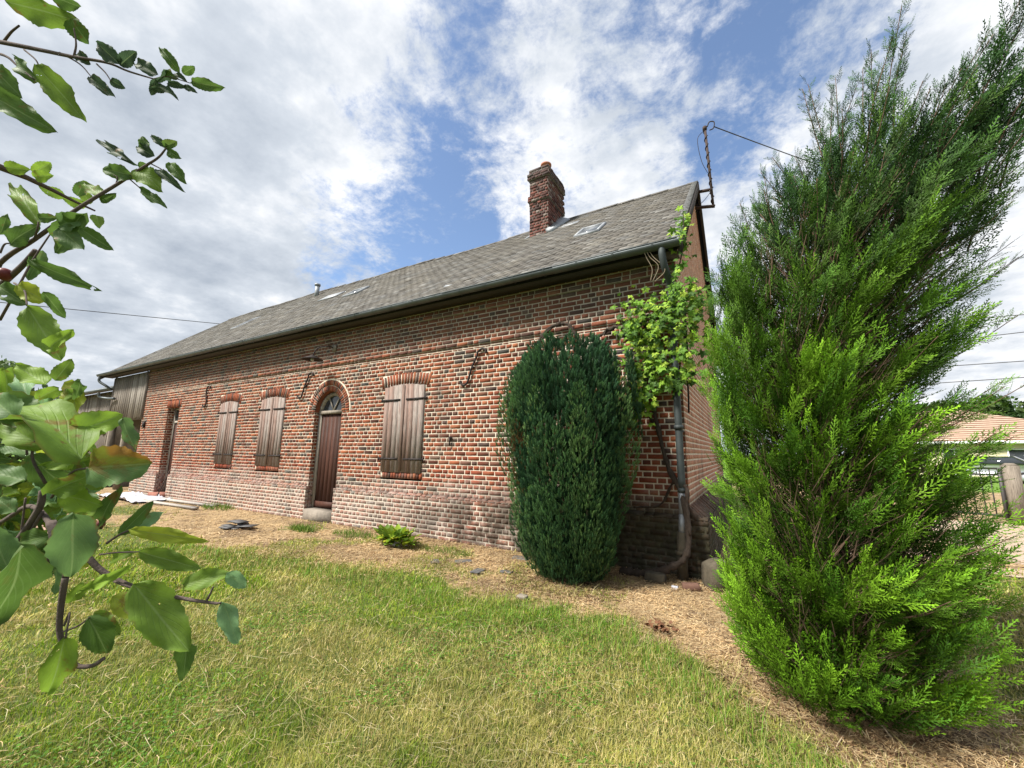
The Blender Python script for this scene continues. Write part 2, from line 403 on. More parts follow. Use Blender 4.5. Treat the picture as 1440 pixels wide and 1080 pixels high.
# plinth
PZ = .64; PY = -.05; PX = .19
def pl_block(z):
    B = []
    if True: B.append((DX0, DX1) if z < .7 else (0, 0))
    B.append((EX0, EX1)); return B
mb = MB()
brick_panel(mb, (0, 0, 0), (1, 0, 0), (0, -1, 0), XW, PX, -.02, PZ, lambda z: [(DX0, DX1), (EX0, EX1)], 5, depth=-PY, jit=.0008, mortar_in=.003, vstart=-.02)
brick_panel(mb, (0, 0, 0), (0, 1, 0), (1, 0, 0), PY, BACK, -.02, PZ-.02, None, 6, depth=PX, jit=.0008, mortar_in=.002, vstart=-.02)
r = random.Random(3)
x = XW                                                            # sloping weathered top course
while x < PX:
    L = .11 if r.random() < .6 else .22; x1 = min(x+L, PX)
    if not any(x1 > a and x < b for a, b in ((DX0, DX1), (EX0, EX1))):
        dz = r.gauss(0, .006); h = .035+dz; yb = .0
        mb.hexa([(x+.004, PY+.004, PZ-.01), (x1-.004, PY+.004, PZ-.01), (x1-.004, .02, PZ-.01), (x+.004, .02, PZ-.01), (x+.004, PY+.012, PZ+.008+dz), (x1-.004, PY+.012, PZ+.008+dz), (x1-.004, .0, PZ+h), (x+.004, .0, PZ+h)], 0)
    x = x1
y = PY
while y < BACK:
    y1 = min(y+.11, BACK); dz = r.gauss(0, .008)
    mb.hexa([(.0, y+.004, PZ-.03), (PX-.005, y+.004, PZ-.03), (PX-.005, y1-.004, PZ-.03), (0, y1-.004, PZ-.03), (.0, y+.004, PZ+.14+dz), (PX-.03, y+.004, PZ-.005+dz), (PX-.03, y1-.004, PZ-.005+dz), (0, y1-.004, PZ+.14+dz)], 0)
    y = y1
for a in (DX0, DX1, EX0, EX1):
    s = 1 if a in (DX0, EX0) else -1
    brick_panel(mb, (a, 0, 0), (0, 1, 0), (s, 0, 0), PY, 0.25, -.02, PZ, None, int(-a*7), vstart=-.02, depth=0.002)
mb.box(XW, DX0-.01, -.055, -.0, -.3, PZ, 1) if False else None
mb.obj('plinth', [BRICK, MORTAR], house)
# roof -------------------------------------------------------------
sl = np.hypot(RY1-RY0, RZ1-RZ0); RU = np.array([0, (RY1-RY0)/sl, (RZ1-RZ0)/sl]); RN = np.array([0, -RU[2], RU[1]])
def slates(mb, x0, x1, side, expo=.125, w=.2, seed=4, O=(0, RY0, RZ0), U=RU, Nn=RN, L=sl, mirror=None, sag=True):
    g = np.random.default_rng(seed); rows = int(L/expo)+1; C8 = []
    for k in range(rows):
        s0 = k*expo-.01; s1 = min(s0+expo*1.9, L)
        xs = np.arange(x0-w*(.5 if k % 2 else 0), x1+w*.0, w)+g.normal(0, .004)
        a = np.clip(xs, x0, x1); b = np.clip(xs+w, x0, x1); ok = (b-a) > .02; a = a[ok]+.0015; b = b[ok]-.0015; n = len(a)
        j = g.normal(0, .0035, n)+(g.random(n) < .02)*g.normal(0, .02, n); lift = np.abs(g.normal(0, .0025, n))+.006; rt = g.normal(0, .003, n)
        P = np.zeros((n, 8, 3))
        P[:, :, 0] = np.stack([a, b, b, a, a, b, b, a], 1)
        P[:, :, 1] = np.stack([s0+j+rt, s0+j-rt, np.full(n, s1), np.full(n, s1), s0+j+rt, s0+j-rt, np.full(n, s1), np.full(n, s1)], 1)
        P[:, :, 2] = np.stack([lift, lift+rt, np.full(n, -.002), np.full(n, -.002), lift+.006, lift+rt+.006, np.full(n, .003), np.full(n, .003)], 1)
        C8.append(P)
    P = np.concatenate(C8); O = np.array(O, float)
    W = O+P[..., 1:2]*U+P[..., 2:3]*Nn; W[..., 0] += P[..., 0]
    if sag: W[..., 2] += .03*np.sin(W[..., 0]*.9+1)*np.sin(W[..., 0]*.37)-.045*np.exp(-((W[..., 0]+5.5)/2.2)**2)*np.clip(P[..., 1]/L, 0, 1)
    if mirror: W[..., 1] = 2*mirror-W[..., 1]
    mb.add(W.reshape(-1, 3), rep(np.array([(4, 5, 6, 7), (0, 1, 5, 4), (1, 2, 6, 5), (3, 0, 4, 7)]), 8, len(P)))
mb = MB(); slates(mb, XL, .10, 0)
slates(mb, XL, .10, 0, expo=.22, w=.35, seed=8, mirror=RY1)
roof = mb.obj('slate_roof', SLATE, house)
mb = MB()                                                          # decking under the slates, so the roof has thickness
for mir in (False, True):
    f = (lambda y: 2*RY1-y) if mir else (lambda y: y)
    P = [(XL+.02, f(RY0+.02), RZ0-.10), (.07, f(RY0+.02), RZ0-.10), (.07, f(RY1), RZ1-.12), (XL+.02, f(RY1), RZ1-.12),
         (XL+.02, f(RY0+.02), RZ0-.045), (.07, f(RY0+.02), RZ0-.045), (.07, f(RY1), RZ1-.065), (XL+.02, f(RY1), RZ1-.065)]
    mb.hexa(P)
mb.obj('roof_decking', DARK, house)
mb = MB()                                                          # ridge tiles
x = XL
while x < .1:
    x1 = min(x+.38, .11); o = random.gauss(0, .006); zz = RZ1+.02+.03*math.sin(x*.9+1)*math.sin(x*.37)-.045*math.exp(-((x+5.5)/2.2)**2)+o
    for s in (-1, 1):
        mb.hexa([(x+.004, RY1, zz), (x1, RY1, zz), (x1, RY1+s*.11, zz-.095), (x+.004, RY1+s*.11, zz-.095), (x+.004, RY1, zz+.02), (x1, RY1, zz+.02), (x1, RY1+s*.115, zz-.077), (x+.004, RY1+s*.115, zz-.077)])
    x = x1
mb.obj('ridge_capping', SLATE, roof)
mb = MB()                                                          # verge: toothed slate edge, zinc strip, barge board
for k in range(40):
    s = k*.128; p = np.array([0, RY0, RZ0])+RU*s
    a = p+RN*.035; b = p+RU*.14+RN*.022
    mb.add([a+np.array([.0, 0, 0]), a+np.array([.105, 0, 0]), b+np.array([.098, 0, 0]), b, a-RN*.012, a+np.array([.105, 0, 0])-RN*.012, b+np.array([.098, 0, 0])-RN*.012, b-RN*.012], [(0, 1, 2, 3), (4, 7, 6, 5), (0, 4, 5, 1), (1, 5, 6, 2)])
mb.obj('verge_slates', simple('verge_slate', (.24, .24, .24), .8, nz=.4, sc=9), roof)
BGW = wood_mat('dark_barge_wood', [(.03, .025, .022), (.09, .075, .065)])
for x in (.075, XL-.02):
    for mir in (False, True):
        f = (lambda y: 2*RY1-y) if mir else (lambda y: y)
        e = .05 if x > 0 else .04
        P = [(x, f(RY0), RZ0-.17), (x+e, f(RY0), RZ0-.17), (x+e, f(RY1), RZ1-.17), (x, f(RY1), RZ1-.17), (x, f(RY0), RZ0+.0), (x+e, f(RY0), RZ0+.0), (x+e, f(RY1), RZ1+.0), (x, f(RY1), RZ1+.0)]
        m1 = MB(); m1.hexa(P); m1.obj('barge_board', BGW, roof)
mb = MB(); mb.box(XL, .06, -.28, -.262, 3.87, 3.955); mb.box(XL, .06, -.262, 0., 3.885, 3.905)
mb.obj('eaves_board', wood_mat('dark_fascia_wood', [(.05, .043, .038), (.12, .105, .09)]), roof)
# skylights and vent
def rp(x, s, h=0): return np.array([x, RY0, RZ0])+RU*s+RN*h
def skyl(x0, x1, s0, s1, h=.05):
    f = MB()
    for (a, b, c, d) in ((x0, x1, s0, s0+.05), (x0, x1, s1-.05, s1), (x0, x0+.05, s0+.05, s1-.05), (x1-.05, x1, s0+.05, s1-.05)):
        f.hexa([rp(a, c, -.02), rp(b, c, -.02), rp(b, d, -.02), rp(a, d, -.02), rp(a, c, h), rp(b, c, h), rp(b, d, h), rp(a, d, h)])
    o = f.obj('skylight', LEAD, house)
    g = MB(); g.hexa([rp(x0+.05, s0+.05, 0), rp(x1-.05, s0+.05, 0), rp(x1-.05, s1-.05, 0), rp(x0+.05, s1-.05, 0), rp(x0+.05, s0+.05, h-.012), rp(x1-.05, s0+.05, h-.012), rp(x1-.05, s1-.05, h-.012), rp(x0+.05, s1-.05, h-.012)])
    g.obj('skylight_pane', SKYG, o)
skyl(-1.90, -1.42, 2.12, 2.78); skyl(-8.95, -8.35, 2.55, 3.1); skyl(-14.4, -13.9, 2.2, 3.1, .04)
mb = MB()
for x0, x1, s0, s1 in ((-10.75, -9.9, 3.1, 3.6), (-4.0, -3.8, .55, .68), (-2.78, -2.35, 3.95, 4.35)):
    mb = MB(); mb.hexa([rp(x0, s0, .0), rp(x1, s0, .0), rp(x1, s1, .0), rp(x0, s1, .0), rp(x0+.02, s0, .026), rp(x1, s0, .03), rp(x1-.03, s1, .02), rp(x0, s1, .024)])
    mb.obj('metal_roof_patch', LEAD, roof)
p = rp(-12.3, 4.35); mb = MB(); mb.tube([p+(0, 0, -.1), p+(0, 0, .42)], .075, 12); mb.tube([p+(0, 0, .40), p+(0, 0, .46)], .10, 12)
mb.obj('roof_vent', LEAD, house, True)
# chimney
CX0, CX1, CY0, CY1, CZ = -3.52, -3.03, 2.62, 3.52, 8.22
mb = MB()
for z0, z1, d in ((6.2, 7.34, 0), (7.34, 7.49, .035), (7.49, 7.93, 0), (7.93, 8.08, .045), (8.08, CZ, .01)):
    brick_panel(mb, (0, CY0, 0), (1, 0, 0), (0, -1, 0), CX0-d, CX1+d, z0, z1, None, int(z0*10), w=.2, depth=d, jit=.008, vstart=6.2, course=.075)
    brick_panel(mb, (CX1, 0, 0), (0, 1, 0), (1, 0, 0), CY0-d, CY1+d, z0, z1, None, int(z0*11), w=.2, depth=d, jit=.008, vstart=6.2, course=.075)
    brick_panel(mb, (CX0, 0, 0), (0, 1, 0), (-1, 0, 0), CY0-d, CY1+d, z0, z1, None, int(z0*12), w=.2, depth=d, jit=.008, vstart=6.2, course=.075)
    brick_panel(mb, (0, CY1, 0), (1, 0, 0), (0, 1, 0), CX0-d, CX1+d, z0, z1, None, int(z0*13), w=.2, depth=d, jit=.008, vstart=6.2, course=.075)
    mb.box(CX0-d+.003, CX1+d-.003, CY0-d+.003, CY1+d-.003, z1-.02, z1-.004, 1)
    if d: mb.box(CX0-d+.003, CX1+d-.003, CY0-d+.003, CY1+d-.003, z0+.004, z0+.02, 1)
for k in range(9):                                                 # toothing bricks left sticking out of the back edge
    z = 6.95+k*.15
    mb.box(CX1-.11, CX1+.004, CY1+.0, CY1+.07+random.random()*.03, z, z+.07, 0)
chim = mb.obj('chimney', [CHB, CHM], house)
mb = MB(); prof = [(.105, CZ-.02), (.115, CZ+.16), (.135, CZ+.165), (.135, CZ+.205), (.10, CZ+.205), (.095, CZ+.0)]
n = 18; V = []
for rr, z in prof:
    for k in range(n): a = 2*math.pi*k/n; V.append((CX1-.17+rr*math.cos(a), CY0+.25+rr*math.sin(a), z))
mb.add(V, [(i*n+k, i*n+(k+1) % n, (i+1)*n+(k+1) % n, (i+1)*n+k) for i in range(len(prof)-1) for k in range(n)])
mb.obj('chimney_pot', TERRA, chim, True)
mb = MB()                                                          # lead flashing at the foot, running up beside it
for (x0, x1, s0, s1) in ((CX1+.0, CX1+.16, 3.72, 4.95), (CX0-.1, CX0, 3.75, 4.9)):
    mb.hexa([rp(x0, s0, -.01), rp(x1, s0, -.01), rp(x1, s1, -.01), rp(x0, s1, -.01), rp(x0, s0, .11 if x0 >= CX1 else .03), rp(x1, s0, .028), rp(x1+.06, s1, .028), rp(x0, s1, .14 if x0 >= CX1 else .03)])
mb.obj('chimney_flashing', LEAD, chim)
# gutter
mb = MB(); GY, GZ, GR = -.365, 3.955, .068
segs = [(XL-.05+i*2.0, min(XL-.05+(i+1)*2.0, .085)) for i in range(10)]
n = 10
for i, (x0, x1) in enumerate(segs):
    V = []
    for x in (x0, x1+.02):
        for rr in (GR+(.003 if i % 2 else 0), GR-.006):
            for k in range(n+1):
                a = math.pi+math.pi*k/n; V.append((x, GY+rr*math.cos(a), GZ+rr*math.sin(a)))
    m = n+1; Q = [(k, k+1, 2*m+k+1, 2*m+k) for k in range(n)]+[(m+k+1, m+k, 3*m+k, 3*m+k+1) for k in range(n)]+[(0, 2*m, 3*m, m), (n, m+n, 3*m+n, 2*m+n)]
    mb.add(V, Q)
    mb.tube([(x0, GY-GR, GZ+.004), (x1, GY-GR, GZ+.004)], .009, 6)
for x in (XL-.05, .10):
    V = [(x, GY, GZ)]+[(x, GY+GR*math.cos(math.pi+math.pi*k/n), GZ+GR*math.sin(math.pi+math.pi*k/n)) for k in range(n+1)]
    mb.add(V, None, [(0, k, k+1) for k in range(1, n+1)])
x = XL+.3
while x < 0:
    V = [(GY+(GR+.006)*math.cos(math.pi+math.pi*k/8), GZ+(GR+.006)*math.sin(math.pi+math.pi*k/8)) for k in range(9)]
    mb.add([(x+dx, a, b) for dx in (-.012, .012) for a, b in V], [(k, k+1, 9+k+1, 9+k) for k in range(8)]); x += .5
gut = mb.obj('gutter', ZINC, house, True)
mb = MB()
dp = spline([(-.10, GY, 3.90), (-.10, GY, 3.80), (-.085, -.30, 3.66), (-.06, -.16, 3.52), (-.055, -.125, 3.38), (-.055, -.125, 2.6), (-.055, -.125, 1.7), (-.055, -.13, .98)], 7)
mb.tube(dp, .042, 14)
for z in (3.36, 1.70, .97): mb.tube([(-.055, -.127, z-.025), (-.055, -.127, z+.025)], .052, 14)
for z in (2.9, 1.66): mb.box(-.10, -.01, -.12, .0, z-.012, z+.012)
mb.obj('downpipe', ZINCP, house, True)
mb = MB(); mb.tube([(-.06, -.135, .99), (-.065, -.16, .68)], .036, 12); mb.tube([(-.065, -.165, .70), (-.07, -.20, .50)], [.036, .042], 12); mb.obj('downpipe_shoe', LEAD, house, True)
mb = MB(); mb.tube([(-.075, -.2, .52), (-.085, -.19, .30), (-.09, -.19, .0)], [.05, .055, .06], 12); mb.tube([(-.09, -.19, .27), (-.09, -.19, .31)], .068, 12)
mb.obj('drain_pipe', DSTONE, house, True)
mb = MB()                                                          # left gutter outlet and pipe
mb.tube(spline([(XL+.12, GY, 3.9), (XL+.12, GY, 3.72), (XL+.3, -.2, 3.55), (XL+.35, -.06, 3.42)], 5), .042, 10)
mb.tube(spline([(XL+.18, -.35, 3.30), (XL+.2, -.3, 3.15), (XL+.45, -.15, 3.1), (XL+.9, -.1, 3.08)], 5), .045, 10)
mb.obj('gutter_outlet', ZINC, house, True)
# shutters
for wi, (a, b) in enumerate(SH):
    win = MB(); win.box(a, b, .10, .12, SZB, SZT+.03); win = win.obj('window', DARK, house)
    fr = MB()
    for (x0, x1, z0, z1) in ((a, a+.03, SZB, SZT), (b-.03, b, SZB, SZT), (a+.03, b-.03, SZT-.02, SZT+.04)): fr.box(x0, x1, .0, .09, z0, z1)
    fr.obj('window_frame', FRAME, win)
    mid = (a+b)/2
    for li, (x0, x1) in enumerate(((a+.004, mid-.006), (mid+.006, b-.004))):
        lf = MB(); nb = 4; wd = (x1-x0)/nb
        for k in range(nb):
            xa = x0+k*wd+.002; xb = x0+(k+1)*wd-.002; y = -.022+random.gauss(0, .002)
            zt = seg_top(a, b, SZT-.03, .05, (xa+xb)/2)
            zb = SZB-.01+random.gauss(0, .006)
            lf.box(xa, xb, y, y+.024, zb, zt)
        if li == (0 if wi == 2 else 1): lf.box(mid-.03, mid+.03, -.035, -.024, SZB+.02, SZT-.0)
        lf = lf.obj('shutter', SHUT, win)
        for z in (SZB+.22, SZT-.26):
            h = MB(); xo = x0-.05 if li == 0 else x1+.05; xi = x0+(x1-x0)*.86 if li == 0 else x1-(x1-x0)*.86
            lo, hi = min(xo, xi), max(xo, xi)
            h.box(lo, hi, -.037, -.028, z-.016, z+.016); h.tube([(xo, -.03, z-.035), (xo, -.03, z+.035)], .014, 8)
            for q in (.25, .5, .8): h.tube([(lo+(hi-lo)*q, -.037, z), (lo+(hi-lo)*q, -.043, z)], .008, 6)
            h.obj('strap_hinge', IRON, lf)
# arched door
FY = .10
fr = MB(); fw = .065
for x0, x1 in ((DX0, DX0+fw), (DX1-fw, DX1)): fr.box(x0, x1, FY, FY+.09, DZ0, DSP-.02)
n = 24
for k in range(n):
    a0 = math.pi*k/n; a1 = math.pi*(k+1)/n; P = []
    for y in (FY+.09, FY):
        for R, a in ((DR-fw, a0), (DR-fw, a1), (DR, a1), (DR, a0)): P.append((DC+R*math.cos(a), y, DSP-.02+R*math.sin(a)*(1.0)))
    fr.hexa(P)
fr.box(DX0+fw, DX1-fw, FY-.012, FY+.09, 2.13, 2.20)
dfr = fr.obj('door_frame', FRAME, house)
door = MB(); nb = 6; x0, x1 = DX0+fw+.003, DX1-fw-.003
for k in range(nb):
    wd = (x1-x0)/nb; door.box(x0+k*wd+.0015, x0+(k+1)*wd-.0015, FY+.03, FY+.06, DZ0+.01, 2.13)
door.box(x0, x1, FY+.012, FY+.03, DZ0+.01, DZ0+.13)
door = door.obj('door', DOORW, house)
h = MB(); h.tube([(DX1-.14, FY+.03, 1.22), (DX1-.14, FY-.02, 1.22)], .008, 8); h.tube([(DX1-.14, FY-.02, 1.22), (DX1-.23, FY-.02, 1.215)], .009, 8); h.box(DX1-.16, DX1-.12, FY+.024, FY+.03, 1.12, 1.30); h.obj('door_handle', IRON, door)
fl = MB(); V = [(DC, FY+.05, 2.19)]
for k in range(n+1): a = math.pi*k/n; V.append((DC+(DR-fw)*math.cos(a), FY+.05, 2.19+(DR-fw-.02)*math.sin(a)))
fl.add(V, None, [(0, k, k+1) for k in range(1, n+1)]); fan = fl.obj('fanlight', GLASS, house)
bars = MB()
for a in (60, 120): bars.beam((DC, FY+.035, 2.20), (DC+.36*math.cos(RAD(a)), FY+.035, 2.20+.34*math.sin(RAD(a))), .022, .022, up=(0, 1, 0))
bars.obj('glazing_bar', FRAME, fan)
cz = MB(); cz.add([(DC-.05, FY+.06, 2.2), (DC+.34, FY+.06, 2.2), (DC+.3, FY+.055, 2.34), (DC+.14, FY+.055, 2.30)], [(0, 1, 2, 3)])
st = MB(); st.hexa([(DX0-.0, -.07, -.05), (DX1-.003, -.07, -.05), (DX1-.003, .12, -.05), (DX0-.0, .12, -.05), (DX0-.0, -.06, .2), (DX1-.003, -.06, .195), (DX1-.003, .12, .215), (DX0+.003, .12, .215)])
st = st.obj('doorstep', STONE, house)
# narrow door on the left, standing ajar on a dark room
fr = MB(); EY = .17
for x0, x1 in ((EX0, EX0+.035), (EX1-.06, EX1)): fr.box(x0, x1, EY, EY+.08, .12, EZT)
fr.box(EX0+.06, EX1-.06, EY, EY+.08, EZT-.06, EZT); fr.box(EX0+.06, EX1-.06, EY-.005, EY+.08, 2.12, 2.19)
fr.obj('door_frame', FRAME, house)
g = MB(); g.box(EX0+.06, EX1-.06, EY+.03, EY+.04, 2.19, EZT-.06); g.obj('transom_window', GLASS, house)
d = MB(); d.box(EX0+.065, EX0+.30, EY+.02, EY+.055, .13, 2.12, t=1); d.box(EX0+.31, EX1-.065, EY+.025, EY+.055, .13, .95); d = d.obj('door', DOORW, house)
g = MB(); g.box(EX0+.31, EX1-.065, EY+.04, EY+.05, .95, 2.12); g.obj('door_glass', GLASS, d)
s_ = MB(); s_.box(EX0-.02, EX1+.02, -.16, .18, -.03, .12); s_.obj('doorstep', simple('red_step_brick', (.26, .11, .08), .9, nz=.3, bump=.006), house)
# boarded end bay over an open cart bay
b = MB(); x = XW-.02
while x > -19.05:
    wd = .155+random.random()*.03; b.box(x-wd+.006, x, -.015+random.gauss(0, .004), .012+random.random()*.001, 2.34+random.gauss(0, .02), 3.86); x -= wd
b.box(XW-.02, XW+.06, -.05, .05, 2.34, 3.86)
b.box(-19.2, XW-.0, .02, .14, 2.30, 2.46); b.obj('boarding', BOARD, house)
b = MB(); b.box(-19.15, -18.97, .02, .2, 0, 2.3); b.box(-17.8, -17.66, .02, .16, 0, 2.3); b.box(-19.18, -19.12, 0, 7.2, 0, 3.9); b.box(-19.1, XW-.02, 7.1, 7.2, 0, 3.9); b.obj('bay_timber', OLDW, house)
# S-shaped tie anchors
def anchor(p0, p1):
    h = np.array([p0[0], -.03, p0[1]]); e = np.array([p1[0], -.03, p1[1]]); L = h[2]-e[2]
    pts = [h+(.02, 0, -.06), h+(.005, 0, -.005), h+(-.06, 0, .02), h+(-.14, 0, -.02), h+(-.165, 0, -.10), (h+e)/2+(-.02, 0, 0), e+(.17, 0, .14), e+(.13, 0, .03), e+(.06, 0, -.01), e+(.005, 0, .02), e+(-.02, 0, .07)]
    m_ = MB(); m_.tube(spline(pts, 6), .0165, 8); m_.tube([(h+e)/2+(0, .05, 0), (h+e)/2+(0, -.01, 0)], .02, 8); return m_.obj('tie_anchor', IRON, house, True)
anchor((-11.93, 3.05), (-12.2, 2.5)); anchor((-7.42, 3.02), (-7.88, 2.5)); anchor((-2.93, 3.02), (-3.40, 2.47))
hk = MB(); hk.tube([(-3.59, .0, 1.62), (-3.59, -.03, 1.62), (-3.59, -.03, 1.48)], .012, 6); hk.beam((-3.62, -.02, 1.60), (-3.55, -.02, 1.60), .02, .02); hk.obj('wall_hook', IRON, house)
vt = MB(); vt.box(-16.02, -15.9, -.05, 0, 2.02, 2.2); vt.obj('junction_box', IRON, house)
# barn lamp above the door
lp = MB(); c = np.array([-6.98, -.36, 3.24])
lp.tube(spline([(-6.80, 0, 3.50), (-6.82, -.12, 3.53), (-6.92, -.30, 3.46), c+(0, 0, .06)], 5), .012, 8)
n = 20; V = []
for rr, z in ((.03, .07), (.05, .05), (.20, -.02), (.205, -.03), (.19, -.022), (.04, .04)):
    for k in range(n): a = 2*math.pi*k/n; V.append((c[0]+rr*math.cos(a), c[1]+rr*math.sin(a), c[2]+z))
lp.add(V, [(i*n+k, i*n+(k+1) % n, (i+1)*n+(k+1) % n, (i+1)*n+k) for i in range(5) for k in range(n)])
lamp = lp.obj('wall_lamp', IRON, house, True)
l2 = MB(); l2.box(-6.85, -6.72, -.03, 0, 3.44, 3.58); l2.obj('lamp_bracket', STONE, lamp)
bl = MB(); bl.tube([c+(0, 0, .0), c+(0, 0, -.04), c+(0, 0, -.07)], [.03, .035, .01], 10); bl.obj('bulb', WHITEP, lamp, True)
# electric mast on the gable top
ms = MB(); mx, my = .37, 3.6
ms.tube([(mx, my, 6.56), (mx-.045, my, 8.46)], .026, 10)
ms.beam((.02, my, 7.02), (mx, my, 6.98), .045, .05); ms.beam((.02, my, 6.66), (mx+.03, my, 6.58), .05, .05)
ms.tube([(mx-.05, my, 8.44), (mx-.05, my, 8.52)], .045, 8)
ms = ms.obj('electric_mast', RUST, house)
cb = MB()
th = np.linspace(0, 1, 90); cb.tube(np.stack([mx-.045*th+.035*np.cos(th*55), my+.035*np.sin(th*55), 6.6+1.85*th], 1), .009, 5)
cb.tube(spline([(mx-.05, my, 8.45), (mx-.2, my-.1, 8.2), (mx-.16, my-.05, 7.7), (mx-.06, my, 7.4)], 6), .006, 5)
cb.tube(spline([(mx, my, 8.5), (mx+.05, my, 8.60), (mx+.14, my, 8.56), (mx+.12, my, 8.42), (mx+.04, my, 8.40)], 5), .012, 6)
cb.tube(spline([(mx, my, 7.0), (mx-.06, my-.05, 6.86), (mx-.2, my-.04, 6.72), (.06, my, 6.7)], 5), .006, 5)
cb.obj('mast_cable', IRON, ms, True)
cb = MB()                                                          # black cable down the gable edge
cb.tube(spline([(.03, .22, 3.4), (.03, .20, 2.8), (.035, .24, 2.2), (.03, .20, 1.9)], 5), .012, 5); cb.tube([(.03, .42, 3.3), (.03, .42, 2.5)], .02, 6)
cb.obj('gable_cable', IRON, house, True)
# loose rope hanging from the gutter
rpm = MB()
for q in ((0, 0), (.05, .02), (.10, -.03)):
    a = wallp(903+q[0]*60, 349, -.38); rpm.tube(spline([a+(0, 0, .04), a+(.04+q[0]*.3, .02, -.12), a+(.10+q[0], .05, -.28+q[1]), a+(.07, .06, -.44)], 6), .005, 5)
tag(rpm.obj('rope', simple('hemp_rope', (.25, .2, .14), .9), None, True, loc=a), 'frayed brown rope looped over the gutter near the house corner', 'rope')

# ------------------------------------------------------------------ barn behind left
barn = empty('timber_barn', (-23., 2.5, 0), 'low timber barn with slate roof beyond the far left end of the farmhouse', 'barn')
bw = MB(); x = -19.7
while x > -26.2: bw.box(x-.17, x-.006, .58+random.gauss(0, .004), .61, 1.9+random.gauss(0, .03), 3.62); x -= .176
bw.box(-26.2, -19.7, .62, .66, 0, 3.6); bw.box(-26.2, -26.1, .66, 6, 0, 3.6)
bw.obj('barn_wall', BOARD, barn)
sb = MB(); L2 = 4.6; U2 = np.array([0, math.cos(RAD(24)), math.sin(RAD(24))]); N2 = np.array([0, -U2[2], U2[1]])
slates(sb, -26.45, -19.62, 0, expo=.2, w=.28, seed=12, O=(0, .28, 3.66), U=U2, Nn=N2, L=L2, sag=False)
e0 = np.array([0, .3, 3.60]); e1 = e0+U2*L2
sb.hexa([(-26.4, e0[1], e0[2]-.06), (-19.65, e0[1], e0[2]-.06), (-19.65, e1[1], e1[2]-.06), (-26.4, e1[1], e1[2]-.06), (-26.4, e0[1], e0[2]+.03), (-19.65, e0[1], e0[2]+.03), (-19.65, e1[1], e1[2]+.03), (-26.4, e1[1], e1[2]+.03)])
sb.obj('barn_roof', SLATE, barn)
gb = MB(); gb.tube([(-26.5, .2, 3.62), (-19.9, .2, 3.6)], .06, 10); gb.obj('barn_gutter', ZINC, barn, True)
cz.obj('curtain', WHITEP, fan)
# ------------------------------------------------------------------ ground
BD = np.array([(-60, -18), (-25, -8), (-11.34, -3.32), (-9.71, -2.22), (-6.29, -2.27), (-4.49, -1.9), (-3.03, -1.71), (-2.09, -1.72), (-1.12, -1.69), (-.37, -1.57), (.08, -1.87), (.46, -2.28), (.79, -2.59), (.95, -2.85), (1.6, -3.3), (2.6, -2.2), (4, -1.0), (7, -.5), (60, 0)])
def lawn_mask(x, y):
    yb = np.interp(x, BD[:, 0], BD[:, 1])+.10+(fbm(x*1.6, y*1.6, 3)-.5)*.8
    m = 1-sstep(-.34, .22, y-yb+(fbm(x*7, y*7, 33)-.5)*.4)
    # greener tongue by the left planks and thin tufts on the dry strip
    m = np.maximum(m, sstep(.52, .66, fbm(x*1.3+9, y*1.6, 21))*.55*(x < -.5))
    m = np.maximum(m, .75*np.exp(-(((x+11.5)/1.5)**2+((y+1.55)/.55)**2)))
    m = np.maximum(m, .7*sstep(1.5, 1.95, x)*(y < 2.5))
    far = np.maximum(sstep(17, 20, y), sstep(30, 60, -x))
    return np.clip(np.maximum(m, far), 0, 1)
def gz(x, y):
    near = np.exp(-((x+3)**2+(y+2)**2)/200.)
    wallsafe = sstep(.0, .8, np.maximum(-(y+.05), x-.2))
    return ((fbm(x*.7, y*.7, 5)-.5)*.07+(fbm(x*4, y*4, 6)-.5)*.02)*near*wallsafe-.004
def axis(a, b, step, far):
    c = np.arange(a, b+1e-6, step); l = a-np.geomspace(step*1.5, far, 30); r_ = b+np.geomspace(step*1.5, far, 30)
    return np.concatenate([l[::-1], c, r_])
gx = axis(-14, 5, .06, 900); gy = axis(-7, 1.5, .06, 900); X, Y = np.meshgrid(gx, gy, indexing='ij')
Z = gz(X, Y); nx_, ny_ = X.shape
ii = (np.arange(nx_-1)[:, None]*ny_+np.arange(ny_-1)[None]).ravel()
gm = Mat('ground_soil_and_turf', .95, .1)
tc = gm.tint(); msk = gm.sep(tc)[0]
dry = gm.ramp(gm.noise(55, 6, .75), [(.28, (.08, .05, .03)), (.42, (.24, .17, .095)), (.58, (.44, .32, .18)), (.75, (.6, .47, .29))])
dry = gm.mix(gm.math('MULTIPLY', gm.mr(gm.noise(1.7, 5, .65), .48, .62), .65), dry, (.11, .075, .05))
grs = gm.ramp(gm.noise(70, 6, .75), [(.3, (.03, .04, .012)), (.5, (.09, .12, .03)), (.7, (.2, .19, .07))])
farg = gm.ramp(gm.noise(.5, 5), [(.3, (.10, .19, .03)), (.7, (.16, .26, .05))])
grs = gm.mix(gm.sep(tc)[1], grs, farg)
gm.col(gm.mix(gm.mr(gm.math('ADD', msk, gm.math('MULTIPLY', gm.math('SUBTRACT', gm.noise(9, 5), .5), .7)), .35, .65), dry, grs))
gm.bump(gm.noise(60, 6, .75), .02, .8)
T = np.stack([lawn_mask(X, Y).ravel(), np.maximum(sstep(14, 20, Y), sstep(-14, -30, X)).ravel(), np.zeros(X.size)], 1)
g = build('ground', np.stack([X.ravel(), Y.ravel(), Z.ravel()], 1), np.stack([ii, ii+ny_, ii+ny_+1, ii+1], 1), gm.m, tint=T, smooth=True)
tag(g, kind='structure')
